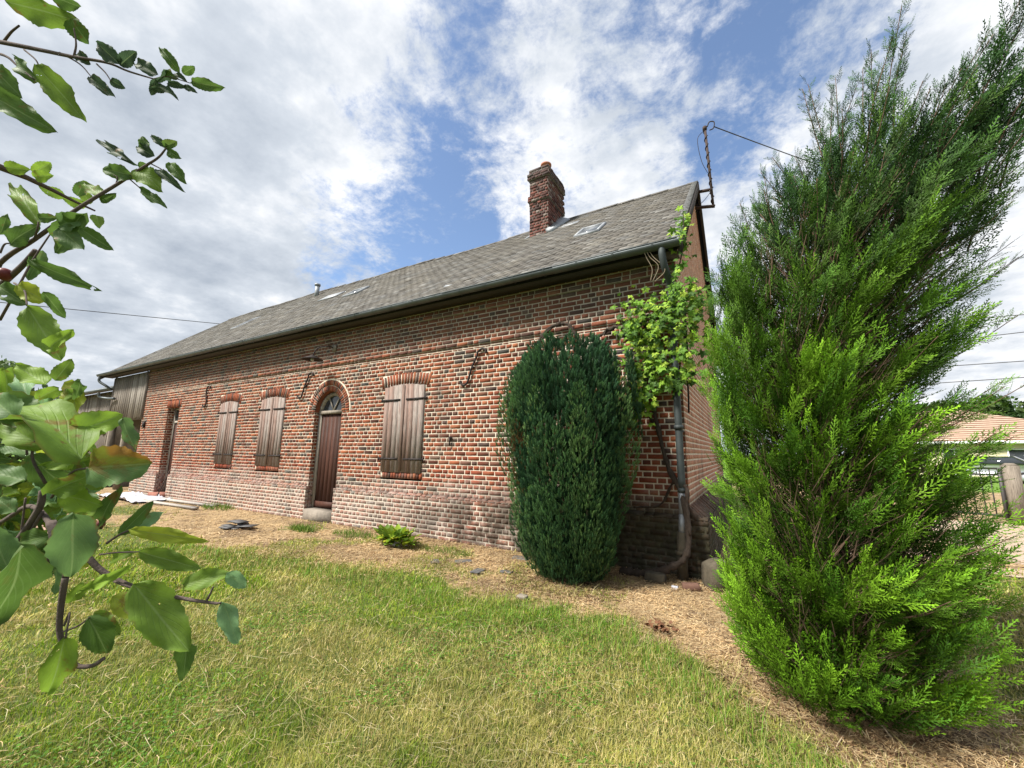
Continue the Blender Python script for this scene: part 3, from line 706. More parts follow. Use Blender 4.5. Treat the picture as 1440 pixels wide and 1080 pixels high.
# drive to the gate, laid on the ground
dm = simple('drive_gravel', (.40, .31, .235), .95, nz=.25, sc=40, bump=.004)
V = [(1.6, 2.4), (3.4, 2.0), (5.0, 4.6), (9, 6), (9, 7.9), (4.2, 7.6), (2.2, 6.2)]
V = [(x, y, .006) for x, y in V]; cen = (4.2, 5.2, .006)
tag(build('drive', [cen]+V, np.array([(0, k+1, (k+1) % len(V)+1) for k in range(len(V))]), dm), kind='structure')
pm = simple('pink_path', (.36, .23, .18), .95, nz=.25, sc=12, bump=.004)
tag(build('garden_path', [(-14, -4.6, .006), (-9.2, -4.05, .006), (-9.0, -3.0, .006), (-14, -2.6, .006)], np.array([(0, 1, 2, 3)]), pm), kind='structure')
# ---- grass blades
def blade_mat(name, tr=.35):
    m = Mat(name, .6, .25); c = m.tint(); m.col(c); m.translucent(tr, c); return m.m
GRM = blade_mat('grass_blade'); LFM = blade_mat('soft_leaf', .3)
def sample(n, dmin, dmax, a0=-54, a1=54, pw=1.0):
    az = np.radians(-30.184+rng.uniform(a0, a1, n)); d = dmin*(dmax/dmin)**(rng.random(n)**pw)
    return CAM[0]+d*np.sin(az), CAM[1]+d*np.cos(az), d
def blades(n, dmin, dmax, hmin, hmax, wd, colf, keep, lean=.5, flat=False, seg=2, a1=80):
    n = int(n*1.24)
    x, y, d = sample(n, dmin, dmax, a1=a1); k = keep(x, y); x, y, d = x[k], y[k], d[k]; n = len(x)
    h = rng.uniform(hmin, hmax, n)*(0.7+.6*fbm(x*2.3, y*2.3, 40)); th = rng.uniform(0, 2*np.pi, n); w = wd*(.7+.6*rng.random(n))*np.clip(d/2.6, .8, 3.2)
    ln = rng.gamma(2., lean/2, n)*h; dx, dy = np.cos(th), np.sin(th); sx, sy = -dy, dx
    z0 = gz(x, y); L = []
    if flat:
        zf = z0+.004+rng.random(n)*.02; ln = h; bend = rng.normal(0, .25, n)*h; zr_ = rng.random(n)
        for t, ww in ((0, 1), (.5, 1), (1, .4)):
            for s in (-1, 1):
                L.append(np.stack([x+dx*ln*t+sx*(s*w*ww+bend*t*(1-t)*2), y+dy*ln*t+sy*(s*w*ww+bend*t*(1-t)*2), zf+h*.14*np.sin(t*3.1)*zr_], 1))
    else:
        for t, ww in ((0, 1), (.5, .85), (1, .12)):
            for s in (-1, 1):
                L.append(np.stack([x+dx*ln*t**1.8+sx*s*w*ww, y+dy*ln*t**1.8+sy*s*w*ww, z0-.004+h*(t-.18*t*t*np.minimum(ln/h, 1.5))], 1))
    V = np.stack(L, 1).reshape(-1, 3); F = rep(np.array([(0, 1, 3, 2), (2, 3, 5, 4)]), 6, n)
    c = colf(x, y, n); return V, F, np.repeat(c, 6, 0)
def pick(pal, n, p=None): pal = np.array(pal); return pal[rng.choice(len(pal), n, p=p)]
def gcol(x, y, n):
    c = pick([(.17, .29, .015), (.25, .37, .022), (.10, .20, .015), (.34, .40, .035)], n)
    dryc = pick([(.50, .41, .15), (.40, .35, .10), (.60, .50, .24), (.33, .32, .07)], n)
    f = sstep(.40, .58, fbm(x*.9, y*.9, 8)*.62+fbm(x*4, y*4, 9)*.38+.03*rng.normal(size=n)); f = np.maximum(f*.8, 1.0*(rng.random(n) < .16))
    f = np.maximum(f, (1-lawn_mask(x, y))*.8*(rng.random(n) < .8))
    f = f[:, None]; return (c*(1-f)+dryc*f)*(.8+.4*rng.random((n, 1)))*(.55+.9*fbm(x*5, y*5, 14))[:, None]
def dcol(x, y, n): return pick([(.62, .50, .31), (.48, .36, .20), (.72, .62, .43), (.27, .18, .105), (.15, .095, .06)], n, [.33, .27, .2, .14, .06])*(.8+.4*rng.random((n, 1)))*(.35+1.15*fbm(x*2.6, y*2.6, 44))[:, None]*np.array([1.03, .95, .85])
def inhouse(x, y): return (y > -.07) & (x < .2)
CYX, CYY = 1.02, -2.12
A = blades(380000, 1.15, 8, .016, .045, .0016, gcol, lambda x, y: (rng.random(len(x)) < lawn_mask(x, y)*1.1) & ~inhouse(x, y) & (np.hypot(x-CYX, y-CYY) > .42), .55)
B = blades(70000, 5, 26, .03, .07, .0022, gcol, lambda x, y: (rng.random(len(x)) < lawn_mask(x, y)*1.1) & ~inhouse(x, y) & (y < 7), .6)
Cg = blades(3500, 1.2, 5, .06, .15, .0012, lambda x, y, n: pick([(.5, .44, .22), (.4, .38, .14), (.2, .3, .06)], n)*1.0, lambda x, y: (rng.random(len(x)) < lawn_mask(x, y)*.9) & ~inhouse(x, y), 1.5)
G2 = blades(60000, 1.6, 8, .05, .115, .0015, lambda x, y, n: pick([(.12, .25, .02), (.17, .31, .03), (.09, .2, .02), (.25, .34, .05)], n)*(.8+.4*rng.random((n, 1))), lambda x, y: (lawn_mask(x, y) > .5) & (fbm(x*1.9, y*1.9, 77)*.6+.5*np.exp(-((y-np.interp(x, BD[:, 0], BD[:, 1])+.35)/.35)**2)+.06*rng.normal(size=len(x)) > .62) & ~inhouse(x, y) & (np.hypot(x-CYX, y-CYY) > .5), .6)
def joinb(name, L, m, label, cat):
    o = 0; V = []; F = []; T_ = []
    for v, f, t in L: V.append(v); F.append(f+o); T_.append(t); o += len(v)
    ob = build(name, np.concatenate(V), np.concatenate(F), m, tint=np.concatenate(T_)); return tag(ob, label, cat, kind='stuff')
joinb('grass', [A, B, Cg, G2], GRM, 'short mown lawn grass, green mixed with dry yellow blades', 'grass')
D1 = blades(150000, 1.15, 7, .02, .075, .0014, dcol, lambda x, y: (rng.random(len(x)) < np.clip(1.02-lawn_mask(x, y)*1.1, .05, 1)) & ~inhouse(x, y), flat=True)
D2 = blades(60000, 5, 22, .03, .09, .0022, dcol, lambda x, y: (rng.random(len(x)) < (1.0-lawn_mask(x, y)*.9)) & ~inhouse(x, y) & (y < 8), flat=True)
D4 = blades(90000, 2.5, 16, .015, .05, .003, lambda x, y, n: pick([(.16, .09, .05), (.10, .06, .035), (.26, .17, .09), (.34, .25, .14)], n), lambda x, y: ((rng.random(len(x)) < np.exp(-np.maximum(-y-.06, 0)/.16)) | (np.hypot((x+1.2)/1.2, y+.9) < .5+.2*rng.random(len(x))) | (np.hypot(x-CYX, y-CYY) < .75*rng.random(len(x))+.2)) & ~inhouse(x, y) & (y < .2), flat=True)
D3 = blades(3000, 1.2, 6, .08, .2, .0012, lambda x, y, n: pick([(.62, .55, .34), (.5, .42, .2)], n), lambda x, y: (rng.random(len(x)) < .45) & ~inhouse(x, y), flat=True)
joinb('dry_straw', [D1, D2, D3, D4], GRM, 'dry straw coloured cuttings scattered along the wall and over the lawn', 'straw')
# clover
x, y, d = sample(30000, 1.2, 4.5, pw=.9); k = (fbm(x*1.5, y*1.5, 60) +.05*rng.normal(size=len(x)) > .575) & (lawn_mask(x, y) > .8); x, y, d = x[k], y[k], d[k]; n = len(x)
V = []; tv = np.array([(0, 0, 0), (-.5, .55, .1), (-.3, 1, .05), (.3, 1, .05), (.5, .55, .1)])
N_ = np.stack([rng.normal(0, .3, n), rng.normal(0, .3, n), np.ones(n)], 1); h = gz(x, y)+rng.uniform(.012, .04, n)
W = []; 
for q in range(3):
    a = rng.uniform(0, 6.28)+q*2.09+np.zeros(n)+x*50; W.append(scatter(tv, np.stack([np.cos(a), np.sin(a), .1+0*a], 1), N_, np.stack([x, y, h], 1), rng.uniform(.006, .012, n)))
W = np.concatenate(W); cc = pick([(.09, .21, .02), (.13, .27, .028), (.06, .15, .018)], n); cc = np.concatenate([cc]*3)
tag(build('clover', W.reshape(-1, 3), rep(np.array([(0, 1, 2, 3)]), 5, len(W)), LFM, tint=np.repeat(cc, 5, 0)) if False else build('clover', W.reshape(-1, 3), rep(np.array([(0, 1, 2), (0, 2, 3), (0, 3, 4)]), 5, len(W)), LFM, tint=np.repeat(cc, 5, 0)), 'patches of low green clover spreading through the lawn', 'clover', kind='stuff')
# ------------------------------------------------------------------ cypress
def frond(nb=15, seed=0, L=1.0, flat=.035):
    g = np.random.default_rng(seed); V = []; F = []
    def shoot(a, b, w, nz):
        a, b = np.array(a), np.array(b); d = (b-a)/(np.linalg.norm(b-a)+1e-9); s = np.cross(d, nz); s /= np.linalg.norm(s)+1e-9
        w = w*1.5; k = len(V); m = a+(b-a)*.55; V.extend([a, m+s*w, b, m-s*w]); F.append((k, k+1, k+2, k+3))
    P = [np.array([.05*math.sin(t*2+seed), t, -.06*t*t]) for t in np.linspace(0, 1, nb+2)]
    for i in range(nb+1): shoot(P[i], P[i+1]+(P[i+1]-P[i])*.3, .011, np.array([0, .1, 1])+g.normal(0, .3, 3))
    for i in range(1, nb+1):
        t = i/(nb+1); sd = 1 if i % 2 else -1
        l = .40*(1-t)**.65*min(1, .35+t*3)*g.uniform(.75, 1.15); a = RAD(g.uniform(28, 42)); dr = np.array([sd*math.sin(a), math.cos(a), g.normal(0, .12)])
        e = P[i]+dr*l; ns = max(2, int(l*13)); shoot(P[i], e, .009, np.array([0, 0, 1])+g.normal(0, .35, 3))
        for j in range(1, ns+1):
            u = j/(ns+1); s2 = 1 if j % 2 else -1; a2 = a*sd+s2*RAD(34)
            d2 = np.array([math.sin(a2), math.cos(a2), g.normal(0, .2)]); l2 = l*.36*(1-u*.6)*g.uniform(.7, 1.2)
            q = P[i]+dr*l*u; shoot(q, q+d2*l2, .0095, np.array([0, 0, 1])+g.normal(0, .4, 3))
    return np.array(V), np.array(F)
FR = [frond(15, s) for s in range(4)]
RG = np.array([.864, .503, 0])                          # wind direction the sprays lean to
PR = np.array([(0.0, .46, 1.03, -2.12), (.25, .54, 1.05, -2.10), (.7, .62, 1.09, -2.05), (1.2, .64, 1.11, -1.98), (1.7, .61, 1.09, -1.96), (2.1, .67, 1.14, -1.95), (2.6, .76, 1.25, -1.90), (3.1, .74, 1.42, -1.82), (3.5, .56, 1.68, -1.74), (3.9, .36, 1.9, -1.68), (4.6, .1, 2.0, -1.6)])
def prof(z): return [np.interp(z, PR[:, 0], PR[:, k]) for k in (1, 2, 3)]
def fol(n, zr, sizes, rad=(.55, 1.0), tints=None, wind=lambda z: .15+.35*z/4):
    z = rng.uniform(*zr, n); R, cx, cy = prof(z); a = rng.uniform(0, 2*np.pi, n)
    lump = .80+.40*fbm(np.cos(a)*1.6+5, z*1.5+np.sin(a)*1.6, 70)
    rr = R*lump*np.sqrt(rng.uniform(rad[0]**2, rad[1]**2, n)); rad_ = np.stack([np.cos(a), np.sin(a), 0*a], 1)
    sz = rng.uniform(*sizes, n); D = rad_*(.72-.1*z[:, None]/4)+np.array([0, 0, 1])*(.62+.2*z[:, None]/3)+RG*wind(z)[:, None]+.28*runit(n)
    D /= np.linalg.norm(D, axis=1)[:, None]
    p = np.stack([cx, cy, z], 1)+rad_*rr[:, None]-D*sz[:, None]*.72; p[:, 2] = np.maximum(p[:, 2], .03)
    N_ = rad_*.5+runit(n)*.9+np.array([0, 0, .4]); return D, N_, p, sz, z
def emit(sets):
    VV = []; FF = []; TT = []; o = 0
    for D, N_, p, sz, t in sets:
        which = rng.integers(0, 4, len(D))
        for k in range(4):
            m_ = which == k
            if not m_.any(): continue
            V, F = FR[k]; W = scatter(V, D[m_], N_[m_], p[m_], sz[m_]); K = int(m_.sum())
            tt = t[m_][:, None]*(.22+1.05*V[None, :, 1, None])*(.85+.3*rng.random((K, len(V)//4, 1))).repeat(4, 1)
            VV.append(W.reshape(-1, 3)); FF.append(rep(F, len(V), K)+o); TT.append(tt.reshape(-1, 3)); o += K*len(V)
    return np.concatenate(VV), np.concatenate(FF), np.concatenate(TT)
def ctint(z, n, br=1.0):
    lo = pick([(.10, .22, .013), (.06, .15, .012), (.18, .35, .02), (.13, .27, .015)], n); hi = pick([(.042, .105, .022), (.032, .082, .022), (.075, .15, .024)], n)
    f = sstep(1.6, 3.3, z)[:, None]; return (lo*(1-f)+hi*f)*br*(.75+.5*rng.random((n, 1)))  # upper sprays tinted darker and bluer, backlit shade put into the colour
S = []
D, N_, p, sz, z = fol(430, (.05, 3.6), (.34, .62), (.84, 1.06), wind=lambda z: .22+.33*z/4)     # boughs: bunches of sprays round a shared axis
for k in range(len(D)):
    n = rng.integers(9, 17); u = rng.random(n); f_ = D[k]+.42*runit(n)+np.array([0, 0, .10]); L_ = rng.uniform(.13, .26, n)*(1.15-.4*u)
    tc_ = ctint(z[k:k+1], 1, 1.0)
    S.append((f_, N_[k]+.8*runit(n), p[k]+D[k]*sz[k]*(u[:, None]*.85)+.035*runit(n), L_, tc_*(.7+.5*u[:, None])*(.85+.3*rng.random((n, 1)))))
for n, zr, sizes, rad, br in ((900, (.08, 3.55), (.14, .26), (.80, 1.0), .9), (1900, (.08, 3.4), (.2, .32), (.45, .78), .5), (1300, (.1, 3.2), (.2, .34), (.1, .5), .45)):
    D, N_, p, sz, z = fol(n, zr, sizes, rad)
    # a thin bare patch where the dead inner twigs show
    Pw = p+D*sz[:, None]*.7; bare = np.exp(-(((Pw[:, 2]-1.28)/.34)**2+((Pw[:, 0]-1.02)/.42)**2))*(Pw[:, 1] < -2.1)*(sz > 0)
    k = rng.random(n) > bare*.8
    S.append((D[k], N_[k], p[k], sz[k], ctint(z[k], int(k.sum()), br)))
# long whippy leaders: sprays set alternately along an arching shoot
lead = MB(); LD, LN, LP, LS, LT = [], [], [], [], []
def leader(base, tip, droop, n, s0, tint, rad=.008, rot=0, head=.1):
    base = np.array(base, float); tip = np.array(tip, float); mid = (base+tip)/2+np.array([0, 0, droop])-RG*droop*.6
    pts = spline([base, mid, tip], 8); lead.tube(pts, np.linspace(rad, .0018, len(pts)), 5)
    L = np.linalg.norm(tip-base)
    for i in range(n):
        t = head+(1-head)*(i+.5)/n; j = min(int(t*(len(pts)-1)), len(pts)-2); q = pts[j]+(pts[j+1]-pts[j])*(t*(len(pts)-1)-j)
        d = pts[j+1]-pts[j]; d /= np.linalg.norm(d); side = np.cross(d, rng.normal(size=3)); side /= np.linalg.norm(side)
        LD.append(d*1.0+side*rng.uniform(.35, .75)); LN.append(rng.normal(size=3)); LP.append(q); LS.append(s0*(1-.6*t)*rng.uniform(.7, 1.2)); LT.append(tint*(.8+.4*rng.random()))
# big top leaders, placed where the crown's ragged tips stand against the sky
def cyp(px, py, dist):
    d = ray(px, py); return CAM+d*(dist/np.hypot(d[0], d[1]))
TOPS = [((1215, 350), (1136, 118), 3.2, 34, .24), ((1195, 330), (1175, 110), 3.2, 30, .22), ((1235, 300), (1225, 70), 3.25, 34, .24), ((1225, 300), (1268, 8), 3.3, 34, .26), ((1240, 260), (1275, 45), 3.35, 30, .22), ((1260, 300), (1392, 42), 3.4, 36, .24), ((1300, 260), (1375, 90), 3.3, 26, .2), ((1330, 280), (1435, 40), 3.45, 34, .26), ((1370, 230), (1450, -30), 3.5, 34, .3), ((1390, 260), (1520, 20), 3.5, 34, .3), ((1180, 380), (1165, 200), 3.2, 22, .2), ((1130, 380), (1075, 250), 3.2, 20, .2), ((1100, 420), (1040, 285), 3.2, 20, .2), ((1290, 330), (1330, 120), 3.3, 30, .24), ((1180, 300), (1205, 120), 3.3, 30, .24), ((1350, 330), (1470, 150), 3.4, 30, .26), ((1250, 350), (1300, 170), 3.2, 30, .26)]
for a, b, dd, n, s0 in TOPS:
    for r_ in range(2):
        A_ = cyp(a[0]+random.uniform(-20, 20), a[1]+random.uniform(-10, 30), dd+random.uniform(-.1, .25)); B_ = cyp(b[0]+random.uniform(-12, 12)*r_, b[1]+r_*random.uniform(5, 60), dd+random.uniform(-.1, .2))
        leader(A_, B_, .06, n, s0, np.array((.044, .11, .026)), .006)
for k in range(120):                                   # side whips, sweeping up and downwind
    z = rng.uniform(.35, 3.3); R, cx, cy = prof(z); a = rng.uniform(0, 2*np.pi); rd = np.array([math.cos(a), math.sin(a), 0])
    w = max(0, rd@RG); base = np.array([cx, cy, z])+rd*R*.55; L = rng.uniform(.35, .6)+.22*w
    tip = base+(rd*.75+RG*(.25+.15*z/3)+np.array([0, 0, .35+.16*z]))/1.15*L
    f = float(sstep(1.6, 3.2, z)); leader(base, tip, -.02, 13, .19, np.array((.12, .25, .022))*(1-f)+np.array((.045, .12, .03))*f, .005, head=.25)  # high whips take the same painted backlit tint
S.append((np.array(LD), np.array(LN), np.array(LP), np.array(LS), np.array(LT)))
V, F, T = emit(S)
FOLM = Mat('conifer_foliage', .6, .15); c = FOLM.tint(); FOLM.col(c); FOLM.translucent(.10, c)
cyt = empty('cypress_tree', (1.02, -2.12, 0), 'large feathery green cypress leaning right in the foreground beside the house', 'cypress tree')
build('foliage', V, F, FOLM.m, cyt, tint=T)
BARK = simple('conifer_bark', (.12, .075, .05), .95, nz=.4, sc=25, bump=.006)
DTW = simple('dead_twigs', (.13, .085, .055), .95, nz=.5, sc=20)
tk = MB(); zz = np.linspace(-.05, 3.3, 14); R, cx, cy = prof(np.clip(zz, 0, 4.5)); tk.tube(np.stack([cx+.02*np.sin(zz*3), cy+.12+.02*np.cos(zz*4), zz], 1), np.linspace(.06, .010, 14), 10); tk.obj('trunk', BARK, cyt, True)
for k in range(46):
    z = rng.uniform(.15, 3.1); R, cx, cy = prof(z); a = rng.uniform(0, 2*np.pi); rd = np.array([math.cos(a), math.sin(a), 0]); b = np.array([cx, cy, z]); L = R*rng.uniform(.7, .95)
    lead.tube(spline([b, b+rd*L*.5+(0, 0, .12), b+rd*L+RG*.08+(0, 0, .42)], 5), np.linspace(.009, .003, 11), 5)
lead.obj('limb', BARK, cyt, True)
dt = MB()
D, N_, p, sz, z = fol(6500, (.15, 3.1), (.10, .28), (.2, .86)); e = p+D*sz[:, None]; s = np.cross(D, runit(len(D)))*.003
V = np.stack([p-s, p+s, e+s*.4, e-s*.4], 1)
build('dead_twig', V.reshape(-1, 3), rep(np.array([(0, 1, 2, 3)]), 4, len(p)), DTW, cyt)['kind'] = 'stuff'
# ------------------------------------------------------------------ dark upright conifer against the wall
def plume(seed):
    g = np.random.default_rng(seed); V = []; F = []
    for i in range(22):
        t = i/21; az = i*2.4; o = np.array([0, t*.72, 0]); el = RAD(16+22*(1-t)); l = (.34-.18*t)*g.uniform(.8, 1.2)
        d = np.array([math.sin(el)*math.cos(az), math.cos(el), math.sin(el)*math.sin(az)]); s = np.cross(d, g.normal(size=3)); s /= np.linalg.norm(s)
        k = len(V); w = .034; e = o+d*l; m_ = o+d*l*.5; V += [o, m_+s*w, e, m_-s*w]; F.append((k, k+1, k+2, k+3))
        s2 = np.cross(d, s); k = len(V); V += [o, m_+s2*w, e, m_-s2*w]; F.append((k, k+1, k+2, k+3))
    return np.array(V), np.array(F)
PL = [plume(s) for s in range(3)]
YC = np.array([-1.22, -.80]); YP = np.array([(0, .22), (.12, .34), (.5, .52), (1.0, .64), (1.5, .71), (2.0, .70), (2.3, .66), (2.5, .57), (2.62, .38)])
def yew(n, rad, sz, tz=None):
    z = rng.uniform(.02, 2.62, n)**1.0; a = rng.uniform(0, 2*np.pi, n); R = np.interp(z, YP[:, 0], YP[:, 1])
    lump = 1+.14*(fbm(a*3.2, z*1.1, 90)-.5)*2+.16*(fbm(a*9, z*3.4, 93, 2)-.5)
    top = 1.0+.18*(fbm(np.cos(a)*5, np.sin(a)*5, 91)-.5)
    rr = R*lump*rng.uniform(rad[0], rad[1], n)+.05*(rng.random(n) < .05); rd = np.stack([np.cos(a), np.sin(a)*.9, 0*a], 1)
    p = np.stack([YC[0]+rr*rd[:, 0], YC[1]+rr*rd[:, 1], z*top], 1); p[:, 1] = np.minimum(p[:, 1], -.09)
    D = rd*(.55*np.exp(-z/2.2)+.16)[:, None]+np.array([0, 0, 1])+.30*runit(n); s_ = rng.uniform(*sz, n)
    c = pick([(.030, .078, .035), (.045, .11, .05), (.022, .06, .028), (.07, .15, .065)], n)*(.7+.6*fbm(a*4, z*2.2, 92))[:, None]
    sunny = np.clip(np.interp(z, (.2, 2.4), (.75, 1.25)), 0, 2)[:, None]*0+1
    br = np.exp(-(((p[:, 0]+1.86)/.12)**2+((z-1.3)/.42)**2))[:, None]; return D, runit(n)+rd, p, s_, c*sunny*(1-br*.7)+br*.6*np.array((.09, .05, .02))
VV = []; FF = []; TT = []; o = 0
def flames(K, per):
    out = []
    for k in range(K):
        a0 = 2.4*k+rng.normal(0, .25); z0 = rng.uniform(-.15, 2.05) if k > 26 else rng.uniform(-.1, .25); h = rng.uniform(.45, .95)*(1 if z0 < 1.5 else .8); w0 = rng.uniform(.085, .16)
        n = int(per*h*w0/.09); t = rng.random(n); a1 = rng.uniform(0, 2*np.pi, n); z = z0+h*t
        R = np.interp(np.clip(z, 0, 2.7), YP[:, 0], YP[:, 1])*(.82+.20*rng.random()); w1 = w0*np.sin(np.pi*np.clip(t*.86+.12, 0, 1))**.7
        rr = np.minimum(R, np.interp(z0+h*.5, YP[:, 0], YP[:, 1])*1.06)*(1.08 if k % 13 == 0 else 1)
        p = np.stack([YC[0]+np.cos(a0)*rr+w1*np.cos(a1), YC[1]+.9*np.sin(a0)*rr+w1*np.sin(a1), np.maximum(z, .02)], 1); p[:, 1] = np.minimum(p[:, 1], -.08)
        D = np.stack([np.cos(a1)*.45+np.cos(a0)*.12, np.sin(a1)*.45+np.sin(a0)*.12, 1+0*a1], 1)+.28*runit(n)
        c = np.array([(.066, .14, .05), (.095, .185, .065), (.042, .10, .038), (.13, .22, .075)][rng.integers(0, 4)])*(.75+.5*rng.random((n, 1)))*(.8+.5*t[:, None])
        br = (rng.random((n, 1)) < 1.1*np.exp(-(((p[:, 0]+1.62)/.11)**2+((z-1.35)/.34)**2))[:, None])*1.0; c = c*(1-br*.85)+br*.8*np.array((.14, .065, .025))
        out.append((D, runit(n)+.5*D, p, rng.uniform(.036, .076, n), c))
    return out
sets = flames(140, 200)+[yew(7500, (.70, .9), (.09, .15))]
tp = []                                               # spiky upright tips on top
for cx_, cy_, h, w_ in [(-1.78, -.8, 2.62, .10), (-1.6, -.95, 2.68, .10), (-1.42, -.9, 2.66, .11), (-1.22, -.85, 2.66, .09), (-1.0, -.85, 2.86, .09), (-.88, -.8, 2.62, .1), (-1.9, -.85, 2.5, .09), (-1.5, -.6, 2.72, .11), (-1.1, -.6, 2.72, .11), (-.78, -.6, 2.52, .09), (-.55, -.35, 2.72, .07), (-.52, -.4, 2.4, .09), (-1.32, -1.1, 2.56, .1), (-1.7, -1.1, 2.5, .1)]:
    n = 240; z = rng.uniform(h-.85, h-.1, n); q = np.clip((h-z)/.5, .1, 1)**.6; a = rng.uniform(0, 6.28, n); r_ = w_*q*rng.uniform(.5, 1.1, n)
    tp.append((np.stack([np.cos(a)*.2, np.sin(a)*.2, 1+0*a], 1)+.12*runit(n), runit(n), np.stack([cx_+r_*np.cos(a), np.minimum(cy_+r_*np.sin(a), -.08), z], 1), rng.uniform(.045, .095, n), pick([(.05, .115, .05), (.075, .15, .06), (.038, .09, .04)], n)))
for D, N_, p, s_, c in sets+tp:
    w_ = rng.integers(0, 3, len(D))
    for k in range(3):
        m_ = w_ == k
        if not m_.any(): continue
        V, F = PL[k]; W = scatter(V, D[m_], N_[m_], p[m_], s_[m_]); K = int(m_.sum())
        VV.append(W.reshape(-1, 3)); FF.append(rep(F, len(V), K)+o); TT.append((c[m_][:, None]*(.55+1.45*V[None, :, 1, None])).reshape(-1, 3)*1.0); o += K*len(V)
yw = empty('upright_conifer', (YC[0], YC[1], 0), 'dense dark blue green upright conifer shrub against the brick wall', 'conifer shrub')
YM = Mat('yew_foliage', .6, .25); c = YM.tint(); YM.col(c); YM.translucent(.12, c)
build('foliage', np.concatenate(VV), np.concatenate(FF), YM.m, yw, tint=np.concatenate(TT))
tk = MB()
for k in range(9):
    a = k*.7; b = np.array([YC[0]+.12*math.cos(a), YC[1]+.1*math.sin(a), -.03]); tk.tube(spline([b, b+(.12*math.cos(a), .08*math.sin(a), .5), b+(.3*math.cos(a), .2*math.sin(a), 1.9)], 5), np.linspace(.035, .01, 11), 6)
tk.obj('trunk', BARK, yw, True)
# ------------------------------------------------------------------ vine
vine = empty('grape_vine', (-.12, -.35, 0), 'grape vine with lime green leaves and gnarled bare stems at the house corner', 'grape vine')
VB = simple('vine_bark', (.05, .037, .028), .95, nz=.45, sc=35, bump=.008)
vs = MB()
def gnarl(pts, r0, r1, n=8):
    s = spline(pts, n); s = s+np.cumsum(rng.normal(0, .0035, s.shape), 0)*.6; s[:, 1] = np.minimum(s[:, 1], -.02); rr = np.linspace(r0, r1, len(s))*(1+.25*rng.normal(size=len(s)).clip(-1, 1)); vs.tube(s, rr, 7)
gnarl([(-.75, -.32, .03), (-.5, -.36, .05), (-.2, -.36, .14), (-.02, -.30, .28), (.0, -.22, .55), (-.06, -.15, .9), (-.2, -.10, 1.2), (-.28, -.08, 1.6), (-.35, -.07, 2.1), (-.30, -.08, 2.8)], .045, .022)
gnarl([(.02, -.26, .5), (.0, -.2, .8), (.0, -.16, 1.0), (-.14, -.10, 1.05), (-.3, -.06, .78), (-.62, -.07, .73)], .022, .012)
gnarl([(-.28, -.08, 1.6), (-.42, -.05, 1.9), (-.5, -.05, 2.3)], .015, .01)
gnarl([(-.32, -.08, 2.8), (-.42, -.09, 3.04), (-.6, -.07, 2.98), (-.8, -.08, 3.05), (-.98, -.07, 2.96), (-1.15, -.07, 2.91), (-1.25, -.06, 2.8)], .026, .02)
gnarl([(-.35, -.07, 2.3), (-.7, -.05, 2.62), (-1.1, -.05, 2.74), (-1.27, -.06, 2.9), (-1.36, -.08, 3.08), (-1.46, -.09, 3.21), (-1.66, -.09, 3.21), (-1.84, -.08, 3.09), (-1.95, -.07, 2.9), (-2.02, -.05, 2.65)], .022, .030)
gnarl([(-1.7, -.1, 3.2), (-1.8, -.11, 3.13), (-1.9, -.09, 3.0)], .02, .014); gnarl([(-1.47, -.09, 3.2), (-1.44, -.1, 3.32)], .016, .008); gnarl([(-.95, -.08, 2.97), (-.9, -.1, 3.07)], .014, .007)
gnarl([(-.3, -.08, 2.8), (-.2, -.12, 3.2), (-.05, -.14, 3.5), (.06, -.2, 3.75), (.1, -.1, 4.1), (.12, .4, 4.6)], .012, .005)
gnarl([(-.1, -.15, 2.9), (.1, -.1, 3.1), (.18, .3, 3.1), (.15, .7, 3.0)], .010, .005)
for p, r_ in (((-1.86, -.09, 3.07), .036), ((-1.6, -.1, 3.22), .034), ((-.84, -.08, 3.04), .032)): vs.tube([np.array(p)-(0.03, 0, 0), np.array(p)+(.03, 0, .01)], r_, 7)
vs.obj('stem', VB, vine, True)
ol = []                                                # lobed leaf outline
for k in range(30):
    a = 2*math.pi*k/30; lobes = .72+.20*math.cos(5*a)+.05*math.cos(15*a)
    if abs(a-math.pi) < .32: lobes *= .45
    ol.append((math.sin(a)*lobes*.5, .30+math.cos(a)*lobes*.5, 0))
ol = np.array(ol); mid_ = ol*.55+np.array([0, .3*.45, 0]); cv = np.array([[0, .12, 0]])
VT = np.concatenate([cv, mid_, ol]); VT[:, 2] = -.9*(VT[:, 0]**2)-.5*(VT[:, 1]-.3)**2+.05*np.sin(VT[:, 0]*14)
VF = [(0, 1+k, 1+(k+1) % 30) for k in range(30)]; VQ = [(1+k, 31+k, 31+(k+1) % 30, 1+(k+1) % 30) for k in range(30)]
pts = []
for (c_, s_, n) in [((-.30, -.22, 2.75), (.22, .10, .28), 170), ((-.42, -.20, 2.35), (.13, .08, .18), 90), ((-.28, -.20, 3.12), (.2, .09, .16), 110), ((.0, -.22, 3.22), (.2, .1, .13), 90), ((-.10, -.20, 2.32), (.18, .09, .10), 60), ((-.42, -.2, 2.05), (.10, .06, .10), 26), ((.15, .15, 3.15), (.10, .34, .20), 150), ((-.55, -.18, 3.0), (.10, .06, .08), 30), ((.08, .3, 4.5), (.05, .22, .14), 34), ((.08, -.1, 4.12), (.05, .1, .10), 26), ((.10, -.28, 3.8), (.03, .05, .08), 10), ((.02, -.2, 2.62), (.14, .08, .18), 50), ((.10, -.1, 2.35), (.07, .1, .07), 18), ((-.56, -.3, 1.95), (.06, .05, .14), 16), ((.12, .1, 3.45), (.05, .1, .08), 12)]:
    q = rng.normal(size=(n, 3))*np.array(s_)*1.02+np.array(c_); pts.append(q)
q = np.concatenate(pts)
inside = (q[:, 1] > -.05) & (q[:, 0] < .05) & (q[:, 2] < 3.95); q[inside, 1] = -.05-rng.random(inside.sum())*.2
